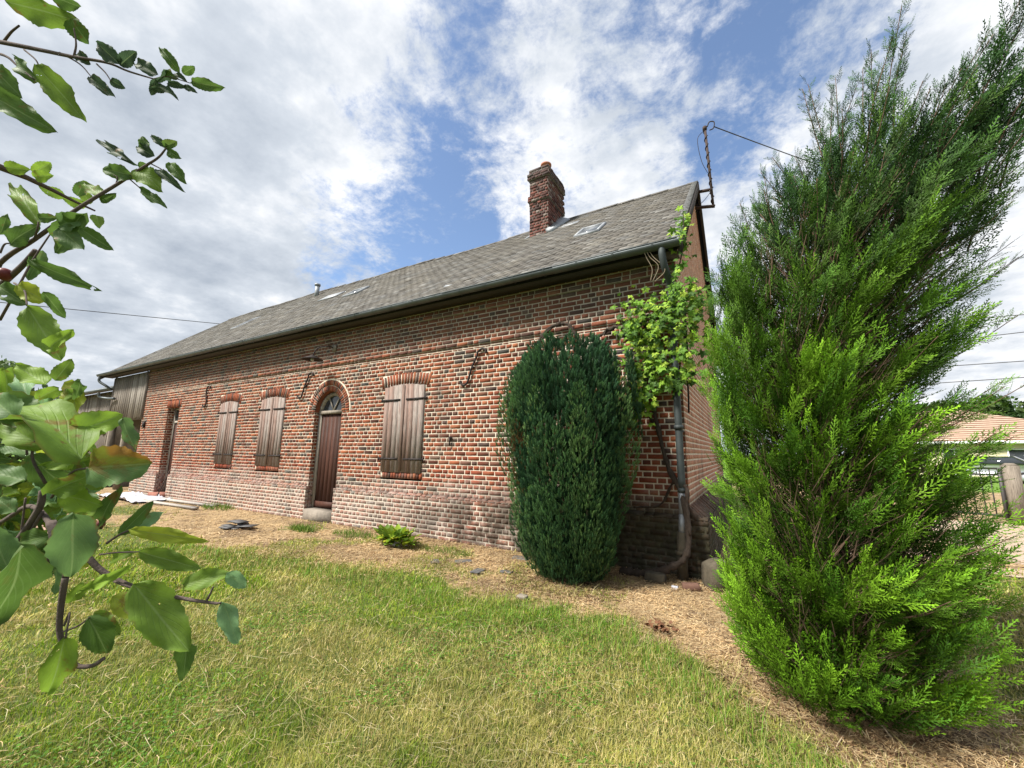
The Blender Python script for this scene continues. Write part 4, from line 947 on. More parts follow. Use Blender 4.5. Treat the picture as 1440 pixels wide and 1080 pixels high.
for r0 in range(len(q)):                              # keep roof leaves above the slates
    if q[r0, 2] > 3.95 and q[r0, 0] < .12: q[r0, 2] = max(roofz(q[r0, 1])+.05, 3.9+rng.random()*.1)
n = len(q); N_ = np.stack([rng.normal(.1, .35, n), rng.normal(-.8, .3, n), rng.normal(.5, .35, n)], 1); D = np.stack([rng.normal(0, .6, n), rng.normal(-.25, .2, n), rng.normal(-.6, .4, n)], 1)
sz = rng.uniform(.05, .125, n); W = scatter(VT*1.15, D, N_, q, sz)
c = pick([(.15, .30, .025), (.23, .39, .035), (.10, .21, .022), (.32, .46, .05), (.055, .12, .02), (.08, .17, .022)], n)*(.8+.4*rng.random((n, 1)))
nv = len(VT); Fq = rep(np.array(VQ), nv, n); Ft = rep(np.array(VF), nv, n)
build('foliage', W.reshape(-1, 3), [Fq, Ft], LFM, vine, tint=np.repeat(c, nv, 0), smooth=True)
# ------------------------------------------------------------------ apple tree in the near foreground
AX, AY = CAM[0]-1.9, CAM[1]-.35
apple = empty('apple_tree', (AX, AY, 0), 'near apple tree whose blotchy leafy branches reach in at the left', 'apple tree')
AB = simple('apple_bark', (.10, .075, .065), .9, nz=.4, sc=60, bump=.002)
am = Mat('apple_leaf', .55, .3)
tc = am.n.new('ShaderNodeAttribute'); tc.attribute_name = 'tint'; col_ = tc.outputs['Color']
uvn = am.n.new('ShaderNodeAttribute'); uvn.attribute_name = 'leafuv'; uu = am.sep(uvn.outputs['Vector'])
absu = am.math('ABSOLUTE', uu[0])
vein = am.math('SINE', am.math('MULTIPLY', am.math('SUBTRACT', uu[1], am.math('MULTIPLY', absu, .55)), 46.))
vmask = am.math('MULTIPLY', am.mr(vein, .72, .98), am.mr(absu, 1.0, .2))
midr = am.mr(absu, .075, .015)
cc = am.mix(.55, col_, am.ramp(am.noise(38, 5, .65), [(.3, .62), (.7, 1.35)]), 'MULTIPLY')
cc = am.mix(am.math('MULTIPLY', vmask, .16), cc, (.22, .33, .12)); cc = am.mix(am.math('MULTIPLY', midr, .4), cc, (.30, .40, .16))
bro = am.math('MULTIPLY', am.mr(am.noise(34, 5, .7), .56, .64), am.mr(am.noise(7, 2), .42, .58)); cc = am.mix(am.math('MULTIPLY', bro, .7), cc, (.20, .10, .03))
edge = am.math('MULTIPLY', am.mr(absu, .86, 1.02), am.mr(am.noise(25, 3), .5, .6)); cc = am.mix(am.math('MULTIPLY', edge, .6), cc, (.16, .09, .03))
am.col(cc); am.bump(am.math('ADD', am.math('MULTIPLY', vmask, -.5), am.math('MULTIPLY', am.noise(90, 4), .9)), .0010, .7)
hole = am.math('GREATER_THAN', am.math('ADD', am.noise(55, 3, .6), am.math('MULTIPLY', am.math('SUBTRACT', am.noise(8, 2), .5), .35)), .735); am.l(am.math('SUBTRACT', 1.0, hole), am.b.inputs['Alpha']); am.translucent(.42, cc); am.l(am.math('MULTIPLY', am.math('SUBTRACT', 1.0, hole), .42), am.mx.inputs[0])
LV, LQ, LTn, LUV = [], [], [], []; lo = 0
NU, NVv = 17, 11
def leaf(base, tip, width, fold=.25, roll=0., tone=(.06, .13, .03), curl=.12, side=None, wave=.05, tone2=None, round_=.0):
    """one serrated apple leaf between two points"""
    global lo
    base = np.array(base); tip = np.array(tip); d = tip-base; L = np.linalg.norm(d); d /= L
    vw = CAM-(base+tip)/2; vw /= np.linalg.norm(vw); s = np.cross(d, vw); s /= np.linalg.norm(s); nn = np.cross(s, d)
    s, nn = s*math.cos(roll)+nn*math.sin(roll), nn*math.cos(roll)-s*math.sin(roll)
    u = np.linspace(-1, 1, NVv); t = np.linspace(0, 1, NU); UU, TT_ = np.meshgrid(u, t); ph = random.uniform(0, 6)
    w = (np.sin(np.pi*TT_**(.80-.1*round_))**(.62-.14*round_))*(1-.12*TT_)
    w = np.maximum(w, .012); ser = 1+.05*((np.arange(NU) % 2)[:, None]*2-1)*(np.abs(UU) > .95)+.05*np.sin(TT_*9+ph)*np.sign(UU)*(np.abs(UU) > .5)
    x = UU*w*ser*width/2; y = TT_*L
    z = np.abs(x)*fold*1.0-curl*L*(TT_-.2)**2+wave*L*np.sin(TT_*11+ph+UU*1.5)*np.abs(UU)**2+wave*.5*L*np.sin(TT_*6+ph)
    P = base+x[..., None]*s+y[..., None]*d+z[..., None]*nn
    LV.append(P.reshape(-1, 3)); idx = (np.arange(NU-1)[:, None]*NVv+np.arange(NVv-1)[None]).ravel()+lo
    LQ.append(np.stack([idx, idx+1, idx+NVv+1, idx+NVv], 1)); lo += NU*NVv
    tn = np.broadcast_to(np.array(tone), (NU*NVv, 3)).copy()
    if tone2 is not None: tn[(UU.ravel() < 0)] = tone2
    LTn.append(tn*(.9+.2*random.random())); LUV.append(np.stack([UU.ravel(), TT_.ravel()*1.0, 0*UU.ravel()], 1))
DK = (.045, .08, .038); DG = (.09, .165, .032); MG = (.16, .26, .035); LG = (.22, .35, .04); YG = (.33, .40, .04); PG = (.19, .33, .15); BG = (.12, .21, .065); RD = (.30, .16, .03)
def lf(bx, by, tx, ty, w, D=.7, dD=0., tone=DG, **k):
    k['fold'] = k.get('fold', .25)+(.12 if D < .5 else .05); k.setdefault('wave', .075); b = at(bx, by, D); t = at(tx, ty, D+dD); leaf(b, t, w*D/FPX*.95, tone=tone, **k)
U = .72
for a in [(12,2,98,28,42,U,0,MG,.1),(70,-6,112,10,24,U,.01,DG,.3),(100,26,124,62,30,U,.02,DG,.3),(170,92,136,60,24,U,-.01,DK,.5),(168,92,191,72,18,U,.0,DK,.5),(107,76,125,88,17,U,0,DK,.2),(220,103,188,88,20,U,.01,DK,.4),(252,101,223,64,15,U,-.01,DG,.6),(257,103,274,94,13,U,0,DG,.2),(270,115,315,124,17,U,0,DG,.4),(258,120,277,130,9,U,0,DK,.3),
 (240,97,221,116,13,U,0,DK,.4),(219,111,213,135,12,U,.01,DK,.5),(222,118,249,137,11,U,0,DK,.5),(245,103,262,113,9,U,0,DK,.5),(236,117,262,122,10,U,0,DK,.5),(230,101,250,111,10,U,0,DG,.4),(214,125,234,128,9,U,0,DK,.3),
 (127,110,160,135,17,U,0,DK,.5),(155,112,176,124,14,U,.01,DK,.4),(52,114,12,76,22,U,.01,DG,.3),(53,93,117,169,34,U,.02,MG,.2),(-14,92,24,130,28,U,0,DG,.2),(-22,130,67,177,34,U,0,DG,.25),
 (188,229,132,193,15,.62,.02,DK,.5),(190,247,142,237,24,.62,0,DG,.4),(144,279,116,254,22,.62,.01,MG,.2),(142,284,163,272,11,.62,0,DG,.3),(216,219,190,204,19,.62,0,DK,.5),(206,212,199,191,14,.62,0,DG,.3),(236,206,211,191,11,.62,0,DK,.5),(230,206,249,199,14,.62,0,DG,.4),(234,211,253,222,15,.62,0,DG,.2),(219,237,255,265,13,.62,0,DK,.5),(238,228,261,257,18,.62,0,DG,.3),(192,236,226,266,32,.62,0,MG,.15),(195,228,212,244,12,.62,.01,DG,.3),(197,265,234,292,15,.62,0,DG,.3),
 (54,312,11,251,24,.6,.02,MG,.45),(52,306,80,306,15,.6,0,DG,.3),(13,344,49,316,26,.6,0,DG,.2),(118,300,72,358,38,.58,.02,DG,.25),(85,322,116,350,34,.58,0,BG,.3),(114,322,159,352,20,.58,.01,DG,.45),(84,318,118,304,28,.58,0,BG,.3),(44,366,136,409,22,.58,.02,DG,.35),(-2,402,34,427,28,.56,0,DG,.3),(26,402,63,424,28,.56,0,YG,.2),(38,430,86,507,42,.54,.01,MG,.1),(60,410,93,448,17,.56,.02,DG,.5),(0,330,10,300,14,.6,0,DG,.3),(60,352,40,395,20,.6,0,BG,.3),
 (66,542,22,512,32,.48,0,LG,.2),(116,640,8,545,86,.40,.03,MG,.12),(100,612,170,582,46,.42,.02,LG,.2),(172,588,190,634,22,.43,0,BG,.3),(65,694,136,664,34,.40,0,MG,.25),(136,640,60,655,30,.42,.02,LG,.3),(62,628,-8,590,40,.43,0,MG,.3),(28,590,-25,552,46,.40,0,BG,.2),(34,674,-20,664,34,.40,0,BG,.2),(84,694,142,712,42,.41,.01,LG,.2),(166,688,133,746,21,.42,.02,DG,.4),(168,754,216,704,20,.42,.02,DG,.4),(176,748,230,720,24,.43,.02,PG,.3),(184,744,292,762,22,.40,.02,YG,.55),(196,776,282,800,28,.40,.02,MG,.35),(256,822,324,806,30,.40,.01,MG,.3),(318,806,347,826,22,.41,.01,PG,.2),(313,846,334,906,27,.40,0,PG,.15),(188,822,266,916,58,.385,0,MG,.15),(262,893,259,952,27,.40,.01,DG,.25),(104,722,100,812,58,.38,0,BG,.15),(68,754,22,764,32,.42,0,DG,.2),(34,768,-8,884,74,.37,0,DG,.12),(92,898,68,980,40,.39,0,LG,.3),(124,868,152,920,38,.40,.01,DG,.4),(182,798,104,836,16,.40,.01,LG,.3),(158,838,212,872,34,.42,.01,YG,.3),(132,862,168,893,24,.43,0,MG,.3),(186,776,150,790,18,.43,0,LG,.3),(110,640,145,690,40,.43,.02,MG,.3),(20,720,-5,700,24,.43,0,BG,.3),(0,560,60,600,50,.44,0,DG,.2),(40,640,100,690,44,.44,.02,DG,.3),(10,800,-12,740,40,.4,0,BG,.2),(118,820,96,850,20,.42,0,LG,.3),(86,640,120,600,46,.44,.0,DG,.2)]:
    bx, by, tx, ty, w, D, dD, tone, fo = a; lf(bx, by, tx, ty, w, D, dD, tone, fold=fo, roll=random.gauss(0, .25), curl=random.uniform(.02, .2))
lf(125, 658, 210, 652, 62, .395, .01, MG, fold=.12, round_=1., tone2=None, roll=.0)
LTn[-1][:, :] = np.where((LUV[-1][:, :1] > 0), np.array(BG)*1.1, np.array((.20, .22, .03)))
LTn[-1][(LUV[-1][:, 0] < -.45) & (LUV[-1][:, 1] > .35)] = RD
for k in range(230):                                     # the cluster is dense towards the frame edge
    px, py = random.uniform(-120, 115), random.gauss(675, 72); an = random.uniform(0, 6.28); L = random.uniform(28, 56)
    lf(px, py, px+L*math.cos(an), py+L*math.sin(an), L*.55, .5+random.random()*.15, random.uniform(-.03, .03), random.choice([DG, MG, LG, BG, LG, YG, PG]), fold=random.uniform(.1, .5), roll=random.gauss(0, .6))
ab = MB()
def stem(P, r0, r1, n=6):
    pts = spline([at(*p) for p in P], n); ab.tube(pts, np.linspace(r0, r1, len(pts)), 7)
trunkp = np.array([AX, AY, 0])
def P3(*p): return at(*p)
def stemw(pre, P, r0, r1):
    pts = spline([np.array(q) for q in pre]+[at(*p) for p in P], 6); k0 = 6*len(pre); ab.tube(pts, np.concatenate([np.linspace(r0*1.6, r0*.3, k0+1), np.linspace(r0*.3, r1, len(pts)-k0-1)]), 8)
T1 = trunkp+(0.05, .05, 1.35); T2 = trunkp+(.05, .1, 1.9)
stemw([T2, T2+(.5, .1, .15)], [(-60,48,.8),(0,59,.74),(60,71,.73),(103,80,.72),(150,88,.72),(180,100,.72),(216,111,.72)], .014, .0012)
stem([(-60,70,.8),(0,76,.74),(24,92,.73),(48,112,.72)], .003, .0012); stem([(216,111,.72),(236,108,.72),(268,117,.72)], .0012, .0007)
stem([(5,59,.74),(16,45,.73),(27,36,.72)], .0022, .0015); stem([(104,79,.72),(107,62,.72),(104,40,.72)], .0018, .001); stem([(84,74,.73),(112,90,.72),(130,110,.72)], .0015, .0008); stem([(34,70,.73),(50,84,.72),(56,96,.72)], .0015, .001); stem([(136,90,.72),(148,102,.72),(156,114,.72)], .0014, .0008)
stemw([T1+(0, 0, .15), T1+(.6, .12, .35)], [(-60,440,.66),(0,370,.62),(48,337,.61),(110,293,.61),(165,259,.62),(200,236,.62),(222,222,.62),(234,208,.62)], .012, .0012)
stem([(-40,440,.64),(0,402,.61),(30,375,.6),(50,352,.59)], .005, .003); stem([(0,450,.58),(25,405,.57),(45,368,.58),(70,330,.59)], .0018, .001); stem([(20,398,.58),(34,408,.56),(38,430,.54)], .0014, .001)
stem([(48,337,.61),(53,320,.6),(54,312,.6)], .0014, .001); stem([(163,259,.62),(165,250,.62),(160,246,.62)], .001, .0007); stem([(0,356,.6),(6,344,.6),(14,342,.6)], .0014, .001); stem([(180,250,.62),(194,262,.62),(198,266,.62)], .001, .0007); stem([(210,229,.62),(230,240,.62),(236,250,.62)], .001, .0007)
stemw([T1, T1+(.7, .2, .1)], [(-70,770,.56),(0,735,.50),(40,712,.46),(66,730,.43),(74,760,.42),(70,790,.42)], .008, .0028)
stem([(0,775,.46),(25,760,.44),(55,715,.43),(60,690,.43)], .0038, .003); stem([(0,792,.46),(30,768,.44),(60,720,.43)], .0022, .0016)
stem([(72,735,.42),(80,765,.41),(62,795,.41),(56,797,.41)], .0045, .0035); stem([(76,750,.42),(110,770,.41),(140,800,.41),(170,818,.41),(205,830,.40),(260,842,.40),(300,848,.40),(311,848,.40)], .0036, .001)
stem([(92,812,.40),(86,850,.40),(84,890,.40),(96,918,.40),(108,936,.40),(130,936,.40),(146,926,.40)], .0028, .0018); stem([(60,795,.41),(30,815,.4),(0,832,.39)], .0009, .0007)
stem([(150,764,.41),(168,752,.41),(186,744,.41)], .0013, .0009); stem([(140,780,.41),(165,777,.41),(198,776,.41)], .0009, .0007); stem([(160,817,.41),(172,822,.4),(190,828,.40)], .0012, .001); stem([(290,846,.4),(297,832,.4),(300,825,.4)], .0011, .0008)
stem([(38,640,.46),(36,612,.46)], .0012, .001); stem([(64,680,.43),(45,640,.43),(60,600,.43)], .0016, .001); stem([(72,700,.43),(100,665,.42),(125,658,.4)], .0013, .0009); stem([(36,700,.45),(28,760,.45),(20,790,.45)], .001, .0008)
stem([(84,890,.4),(110,880,.4),(126,868,.4)], .001, .0008); stem([(92,812,.40),(95,770,.41),(98,740,.42)], .0024, .0018); stem([(90,880,.40),(98,862,.40),(92,898,.39)], .001, .0008); stem([(222,850,.4),(228,862,.4),(230,880,.4)], .001, .0008)
ab.tube(spline([trunkp+(0, 0, -.05), trunkp+(.02, .03, .7), T1, T2, trunkp+(-.1, .1, 2.5)], 6), np.linspace(.10, .035, 25), 12)
for a in range(7):                                       # rest of the crown, outside the picture
    an = 2.2+a*.55; e = T2+(.9*math.cos(an), .9*math.sin(an), .5+.2*(a % 3)); pts = spline([T2, (T2+e)/2+(0, 0, .15), e], 5); ab.tube(pts, np.linspace(.025, .004, len(pts)), 6)
    for q in range(16):
        b = pts[random.randint(3, len(pts)-1)]; dv = runit(1)[0]*.09; leaf(b+dv*.3, b+dv*1.1, .045, fold=.3, tone=random.choice([DG, MG, LG]))
ab.obj('branch', AB, apple, True)
ob = build('foliage', np.concatenate(LV), np.concatenate(LQ), am.m, apple, tint=np.concatenate(LTn), smooth=True)
av = ob.data.attributes.new('leafuv', 'FLOAT_VECTOR', 'POINT'); av.data.foreach_set('vector', np.concatenate(LUV).astype(np.float32).ravel())
fr = MB(); c = at(6, 386, .60)                             # a small red fruit half hidden on the branch
n = 12; V = []
for i in range(9):
    ph = math.pi*i/8
    for k in range(n): a = 2*math.pi*k/n; V.append(c+np.array([math.cos(a)*math.sin(ph), math.sin(a)*math.sin(ph), -math.cos(ph)*(.92)+.1*math.sin(ph)])*.010)
fr.add(V, [(i*n+k, i*n+(k+1) % n, (i+1)*n+(k+1) % n, (i+1)*n+k) for i in range(8) for k in range(n)]); fr.obj('apple', simple('red_fruit', (.12, .02, .02), .4), apple, True)
# ------------------------------------------------------------------ leafy perennial by the wall
rng = np.random.default_rng(5); hp = empty('leafy_perennial', (-3.98, -.75, 0), 'low clump of broad yellow green leaves at the foot of the wall', 'plant')
n = 170; a = rng.uniform(0, 6.28, n); el = rng.uniform(.05, 1.2, n); L = rng.uniform(.14, .26, n)
tv = []; 
for t in np.linspace(0, 1, 6):
    w = .26*math.sin(math.pi*min(t**.8, 1))**.8+.01
    for u in (-1, 0, 1): tv.append((u*w, t, .06*abs(u)-.35*(t-.3)**2))
tv = np.array(tv); tf = np.array([(i*3+j, i*3+j+1, i*3+j+4, i*3+j+3) for i in range(5) for j in range(2)])
D = np.stack([np.cos(a)*np.cos(el), np.sin(a)*np.cos(el), np.sin(el)], 1); N_ = np.stack([-np.cos(a)*np.sin(el), -np.sin(a)*np.sin(el), np.cos(el)+.3], 1)
p = np.stack([-3.98+.33*rng.random(n)*np.cos(a), -.72+.17*rng.random(n)*np.sin(a), .03+.13*rng.random(n)], 1); L = L*.8
c = pick([(.26, .38, .03), (.17, .28, .03), (.42, .44, .04), (.12, .21, .03)], n)
build('foliage', scatter(tv, D, N_, p, L).reshape(-1, 3), rep(tf, len(tv), n), LFM, hp, tint=np.repeat(c, len(tv), 0), smooth=True)
st = MB()
for k in range(20): st.tube([(-3.98+.1*math.cos(k), -.72+.08*math.sin(k), -.01), tuple(p[k])], .004, 5)
st.obj('stem', LFM, hp)
def tuft(name, x, y, R, n, h, label, cols):
    a = rng.uniform(0, 6.28, n); r_ = R*np.sqrt(rng.random(n)); px = x+r_*np.cos(a); py = np.minimum(y+r_*.4*np.sin(a), -.085); hh = rng.uniform(.4, 1, n)*h
    D = np.stack([rng.normal(0, .45, n), rng.normal(-.1, .4, n), np.ones(n)], 1)
    tv = np.array([(-.03, 0, 0), (.03, 0, 0), (-.035, .5, -.02), (.035, .5, -.02), (0, 1, -.15)])
    o = build(name, scatter(tv, D, runit(n), np.stack([px, py, gz(px, py)-.004], 1), hh).reshape(-1, 3), [rep(np.array([(0, 1, 3, 2)]), 5, n), rep(np.array([(2, 3, 4)]), 5, n)], LFM, tint=np.repeat(pick(cols, n), 5, 0), loc=(x, y, 0)); tag(o, label, 'weed')
GC = [(.12, .22, .03), (.2, .28, .05), (.09, .17, .025)]
tuft('weed_clump', -5.1, -.55, .5, 420, .12, 'low grassy weeds just left of the yellow green leafy plant', GC)
tuft('weed_clump', -3.1, -.6, .45, 420, .10, 'thin grassy weeds at the wall foot right of the leafy plant', GC)
tuft('weed_clump', -6.2, -.75, .3, 260, .16, 'small green weed tuft in front of the arched door step', GC)
tuft('weed_clump', -10.3, -.22, .6, 300, .16, 'green weeds growing where the pale planks end at the wall', GC)
# ------------------------------------------------------------------ small things on the ground
SLT = simple('broken_slate', (.085, .085, .085), .7, nz=.4, sc=15, spec=.5)
sp = empty('slate_pile', (-7.2, -1.32, 0), 'small heap of broken grey roof slates on the dry grass', 'slate pile')
for k in range(9):
    m_ = MB(); a = random.uniform(-.5, .5); cx_, cy_ = -7.2+random.uniform(-.24, .24), -1.32+random.uniform(-.10, .10); z = .012+k*.013; w_, l_ = random.uniform(.10, .2), random.uniform(.07, .12); P = []
    tz = random.uniform(-.08, .08)
    for dz in (0, .008):
        for sx, sy in ((-1, -1), (1, -1), (.8, 1), (-1, .9)):
            X_, Y_ = sx*w_, sy*l_; P.append((cx_+X_*math.cos(a)-Y_*math.sin(a), cy_+X_*math.sin(a)+Y_*math.cos(a), z+dz+X_*tz))
    m_.hexa(P); m_.obj('slate', SLT, sp)
pl = MB(); PW_ = wood_mat('pale_plank_wood', [(.36, .33, .29), (.52, .48, .43)])
def plank(a, b, w_, h_, label):
    m_ = MB(); m_.beam(a, b, w_, h_); tag(m_.obj('plank', PW_, None, loc=a), label, 'plank', 'planks lying by the wall')
plank((-13.6, -.34, .04), (-10.5, -.2, .035), .12, .05, 'long pale plank lying closest to the wall beside the narrow door')
plank((-13.2, -.74, .04), (-10.4, -.62, .035), .11, .045, 'long pale plank lying farther from the wall on the straw')
gx_, gy_ = np.meshgrid(np.linspace(0, 1, 44), np.linspace(0, 1, 18), indexing='ij')
sx_ = -15.6+gx_*2.9+(fbm(gy_*5, gx_*3, 3)-.5)*.35; sy_ = -1.0+gy_*.75+(fbm(gx_*6, gy_*2, 4)-.5)*.25
sz_ = .03+.16*np.abs(fbm(gx_*12, gy_*6, 5)-.5)*2*np.sin(np.pi*np.clip(gx_, .02, .98))**.3+.03*np.abs(fbm(gx_*30, gy_*14, 15)-.5)
ii = (np.arange(43)[:, None]*18+np.arange(17)[None]).ravel()
o = build('plastic_sheet', np.stack([sx_.ravel(), sy_.ravel(), sz_.ravel()], 1), np.stack([ii, ii+18, ii+19, ii+1], 1), WHITEP, smooth=True, loc=(-14, -.6, 0))
tag(o, 'crumpled white plastic sheet lying on the ground near the narrow door', 'plastic sheet'); 
sm = o.modifiers.new('thick', 'SOLIDIFY'); sm.thickness = .004
m_ = MB(); m_.tube([(-13.5, -.30, 0), (-13.42, -.10, .78)], .014, 6); tag(m_.obj('iron_bar', RUST, None, loc=(-13.5, -.3, 0)), 'thin rusty iron bar leaning on the wall right of the narrow door', 'iron bar')
def rock(name, x, y, z, sx, sy, sz, mat, label, seed, rot=0, cat='stone', tilt=0):
    g = np.random.default_rng(seed); V = []; n = 12
    for i in range(9):
        ph = math.pi*i/8
        for k in range(n):
            a = 2*math.pi*k/n; v = np.array([math.sin(ph)*math.cos(a), math.sin(ph)*math.sin(a), math.cos(ph)]); v = np.sign(v)*np.abs(v)**.32; v *= 1+g.normal(0, .05)
            V.append(v*np.array([sx, sy, sz]))
    V = np.array(V); cr, sr = math.cos(rot), math.sin(rot); V[:, 2] += V[:, 0]*tilt; V = np.stack([V[:, 0]*cr-V[:, 1]*sr, V[:, 0]*sr+V[:, 1]*cr, V[:, 2]], 1)+np.array([x, y, z])
    return tag(build(name, V, np.array([(i*n+k, i*n+(k+1) % n, (i+1)*n+(k+1) % n, (i+1)*n+k) for i in range(8) for k in range(n)]), mat, loc=(x, y, 0)), label, cat)
rock('stone_block', .24, -.30, .11, .10, .13, .16, DSTONE, 'mossy squared stone block leaning at the foot of the house corner', 1, .5, tilt=.35)
rock('stone', -.34, -.42, .04, .11, .07, .06, DSTONE, 'low dark rounded stone beside the drain at the corner', 2)
rock('stone', -.12, -.56, .012, .035, .02, .018, WHITEP, 'small white pebble on the ground in front of the corner drain', 3)
rock('stone', -1.35, -1.62, .008, .05, .04, .014, STONE, 'small pale stone at the lawn edge before the dark conifer', 4)
rock('brick_bat', .03, -.5, .03, .09, .05, .035, simple('old_red_brick', (.13, .07, .05), .9, nz=.3, bump=.005), 'broken red brick lying before the leaning stone block', 5, .3, 'brick')
rock('brick_bat', -9.3, -2.55, .05, .09, .07, .05, simple('dark_red_brick', (.13, .05, .04), .9, nz=.3, bump=.005), 'dark red brick lying on bare soil behind the apple leaves', 6, .3, 'brick')
for k, (x, y, s_) in enumerate([(-2.05, -.36, .13), (-2.6, -.9, .11), (-2.2, -1.15, .1), (-2.9, -1.1, .09), (-1.9, -1.0, .08)]):
    rock('slate_fragment', x, y, .008, s_, s_*.6, .008, SLT, ['flat grey slate fragment touching the wall left of the conifer', 'largest slate fragment sunk in the dry strip', 'slate fragment in the straw before the conifer', 'leftmost slate fragment sunk in the dry strip', 'small slate fragment nearest the conifer foot'][k], 20+k, k*.8, 'slate')
n = 34; p = np.stack([-.0+rng.normal(0, .07, n), -1.22+rng.normal(0, .05, n), .02+.02*rng.random(n)], 1)
q_ = ground(930, 886); p[:, 0] += q_[0]; p[:, 1] += q_[1]+1.22
tag(build('dead_leaves', scatter(tv*np.array([1.6, 1, 1]), runit(n)*np.array([1, 1, .3]), runit(n)+(0, 0, 1), p, rng.uniform(.03, .06, n)).reshape(-1, 3), rep(tf, len(tv), n), simple('brown_dead_leaf', (.15, .07, .035), .8, nz=.4, sc=40), loc=(q_[0], q_[1], 0)), 'little heap of curled russet dead leaves on the straw', 'dead leaves')
def stick(a, b, label, r_=.004):
    a = np.array(a); b = np.array(b); m_ = MB(); m_.tube(spline([a, (a+b)/2+(0.01, .01, .015), b], 4), r_, 5); tag(m_.obj('stick', simple('bare_stick', (.42, .33, .22), .9), None, True, loc=a), label, 'stick', 'dry sticks below the cypress')
g1 = ground(1210, 1012); g2 = ground(1262, 1052); stick(g1+(0, 0, .05), g2+(0, 0, .012), 'longest pale dry stick poking out from under the cypress')
g1 = ground(1188, 1036); g2 = ground(1172, 1062); stick(g1+(0, 0, .01), g2+(0, 0, .012), 'short pale dry stick on the ground left of the longer one', .003)
# ------------------------------------------------------------------ distance, right: gate, bungalow, car, trees
gp = MB(); c = np.array([5.45, 7.67]); P = []
gp.box(c[0]-.11, c[0]+.11, c[1]-.1, c[1]+.1, -.02, 1.22); gp.hexa([(c[0]-.11, c[1]-.1, 1.22), (c[0]+.11, c[1]-.1, 1.22), (c[0]+.11, c[1]+.1, 1.22), (c[0]-.11, c[1]+.1, 1.22), (c[0]-.05, c[1]-.04, 1.27), (c[0]+.05, c[1]-.04, 1.27), (c[0]+.05, c[1]+.04, 1.27), (c[0]-.05, c[1]+.04, 1.27)])
tag(gp.obj('gate_post', OLDW, None, loc=(5.45, 7.67, 0)), 'weathered grey square gate post right of the iron gate', 'gate post')
gate = empty('iron_gate', (4.0, 8.2, 0), 'low dark iron garden gate with vertical bars beyond the cypress', 'gate')
gd = np.array([-.94, .34, 0]); g0 = np.array([5.3, 7.72, 0]); GM_ = simple('gate_iron', (.09, .085, .085), .6, .3)
fr = MB()
for z in (.16, .62*0+1.15, 1.02): fr.beam(g0+(0, 0, z), g0+gd*3.2+(0, 0, z), .035, .04)
for t in (0, 1.6, 3.2): fr.beam(g0+gd*t+(0, 0, .06), g0+gd*t+(0, 0, 1.17), .05, .05, up=(0, 1, 0))
fr.obj('gate_frame', GM_, gate)
k = 0
while k < 22:
    t = .14+k*.14
    if abs(t-1.6) > .05 and t < 3.15: m_ = MB(); m_.tube([g0+gd*t+(0, 0, .16), g0+gd*t+(0, 0, 1.15)], .012, 6); m_.obj('gate_bar', GM_, gate)
    k += 1
def polar(az, dist, z=0): a = RAD(az); return np.array([CAM[0]+dist*math.sin(a), CAM[1]+dist*math.cos(a), z])
bun = empty('bungalow', polar(19.5, 49), 'cream bungalow with brown tiled hip roof in the distance at the right', 'bungalow')
A0 = polar(12.0, 46); A1 = polar(27.5, 45); wd = A1-A0; wl = np.linalg.norm(wd); wd /= wl; nb_ = np.array([wd[1], -wd[0], 0]); nb_ = nb_ if nb_@(CAM-A0) > 0 else -nb_; bk = -nb_
CREAM = simple('cream_render', (.62, .55, .38), .9, nz=.05, sc=2); TM = Mat('brown_roof_tiles', .85, .2)
rz = TM.sep(TM.pos())[2]; sn = TM.math('SINE', TM.math('MULTIPLY', rz, 38.)); TM.col(TM.mix(TM.mr(sn, -.6, .5), (.17, .085, .055), TM.ramp(TM.noise(3, 4), [(.3, (.38, .28, .20)), (.7, (.48, .38, .28))]))); TM = TM.m
WTR = simple('white_fascia', (.75, .75, .75), .6, nz=.05)
h1 = 2.38; dep = 9.; P = [A0, A1, A1+bk*dep, A0+bk*dep]
w_ = MB(); w_.add([p for p in P]+[p+np.array([0, 0, h1]) for p in P], [(0, 1, 5, 4), (1, 2, 6, 5), (2, 3, 7, 6), (3, 0, 4, 7)]); w_.obj('wall', CREAM, bun)
o_ = .5; E = [A0-wd*o_-bk*o_, A1+wd*o_-bk*o_, A1+wd*o_+bk*(dep+o_), A0-wd*o_+bk*(dep+o_)]; E = [p+np.array([0, 0, h1+.16]) for p in E]
pk = 18.2; pp = polar(17.6, 49.5, 5.25); r1 = pp-wd*2.2; r2 = pp
w_ = MB(); w_.add(E+[r1, r2], [(0, 1, 5, 4), (2, 3, 4, 5)], [(1, 2, 5), (3, 0, 4)]); w_.obj('tiled_roof', TM, bun)
w_ = MB()
for a, b in ((0, 1), (1, 2), (2, 3), (3, 0)): w_.beam(E[a]-(0, 0, .11), E[b]-(0, 0, .11), .06, .22)
w_.obj('fascia', WTR, bun)
def bwin(az, w, z0, z1, nm='window'):
    p = polar(az, 46); t = (p-A0)@wd; q = A0+wd*t+nb_*.02
    m_ = MB(); m_.beam(q+(0, 0, (z0+z1)/2)-wd*w/2, q+(0, 0, (z0+z1)/2)+wd*w/2, .05, z1-z0); o = m_.obj(nm, GLASS, bun)
    f = MB()
    for a, b in (((-w/2, z0), (w/2, z0)), ((-w/2, z1), (w/2, z1))): f.beam(q+wd*a[0]+(0, 0, a[1])+nb_*.02, q+wd*b[0]+(0, 0, b[1])+nb_*.02, .08, .07)
    for s in (-1, 0, 1): f.beam(q+wd*s*w/2+(0, 0, z0)+nb_*.02, q+wd*s*w/2+(0, 0, z1)+nb_*.02, .07, .08, up=tuple(nb_))
    f.obj('window_frame', WTR, o)
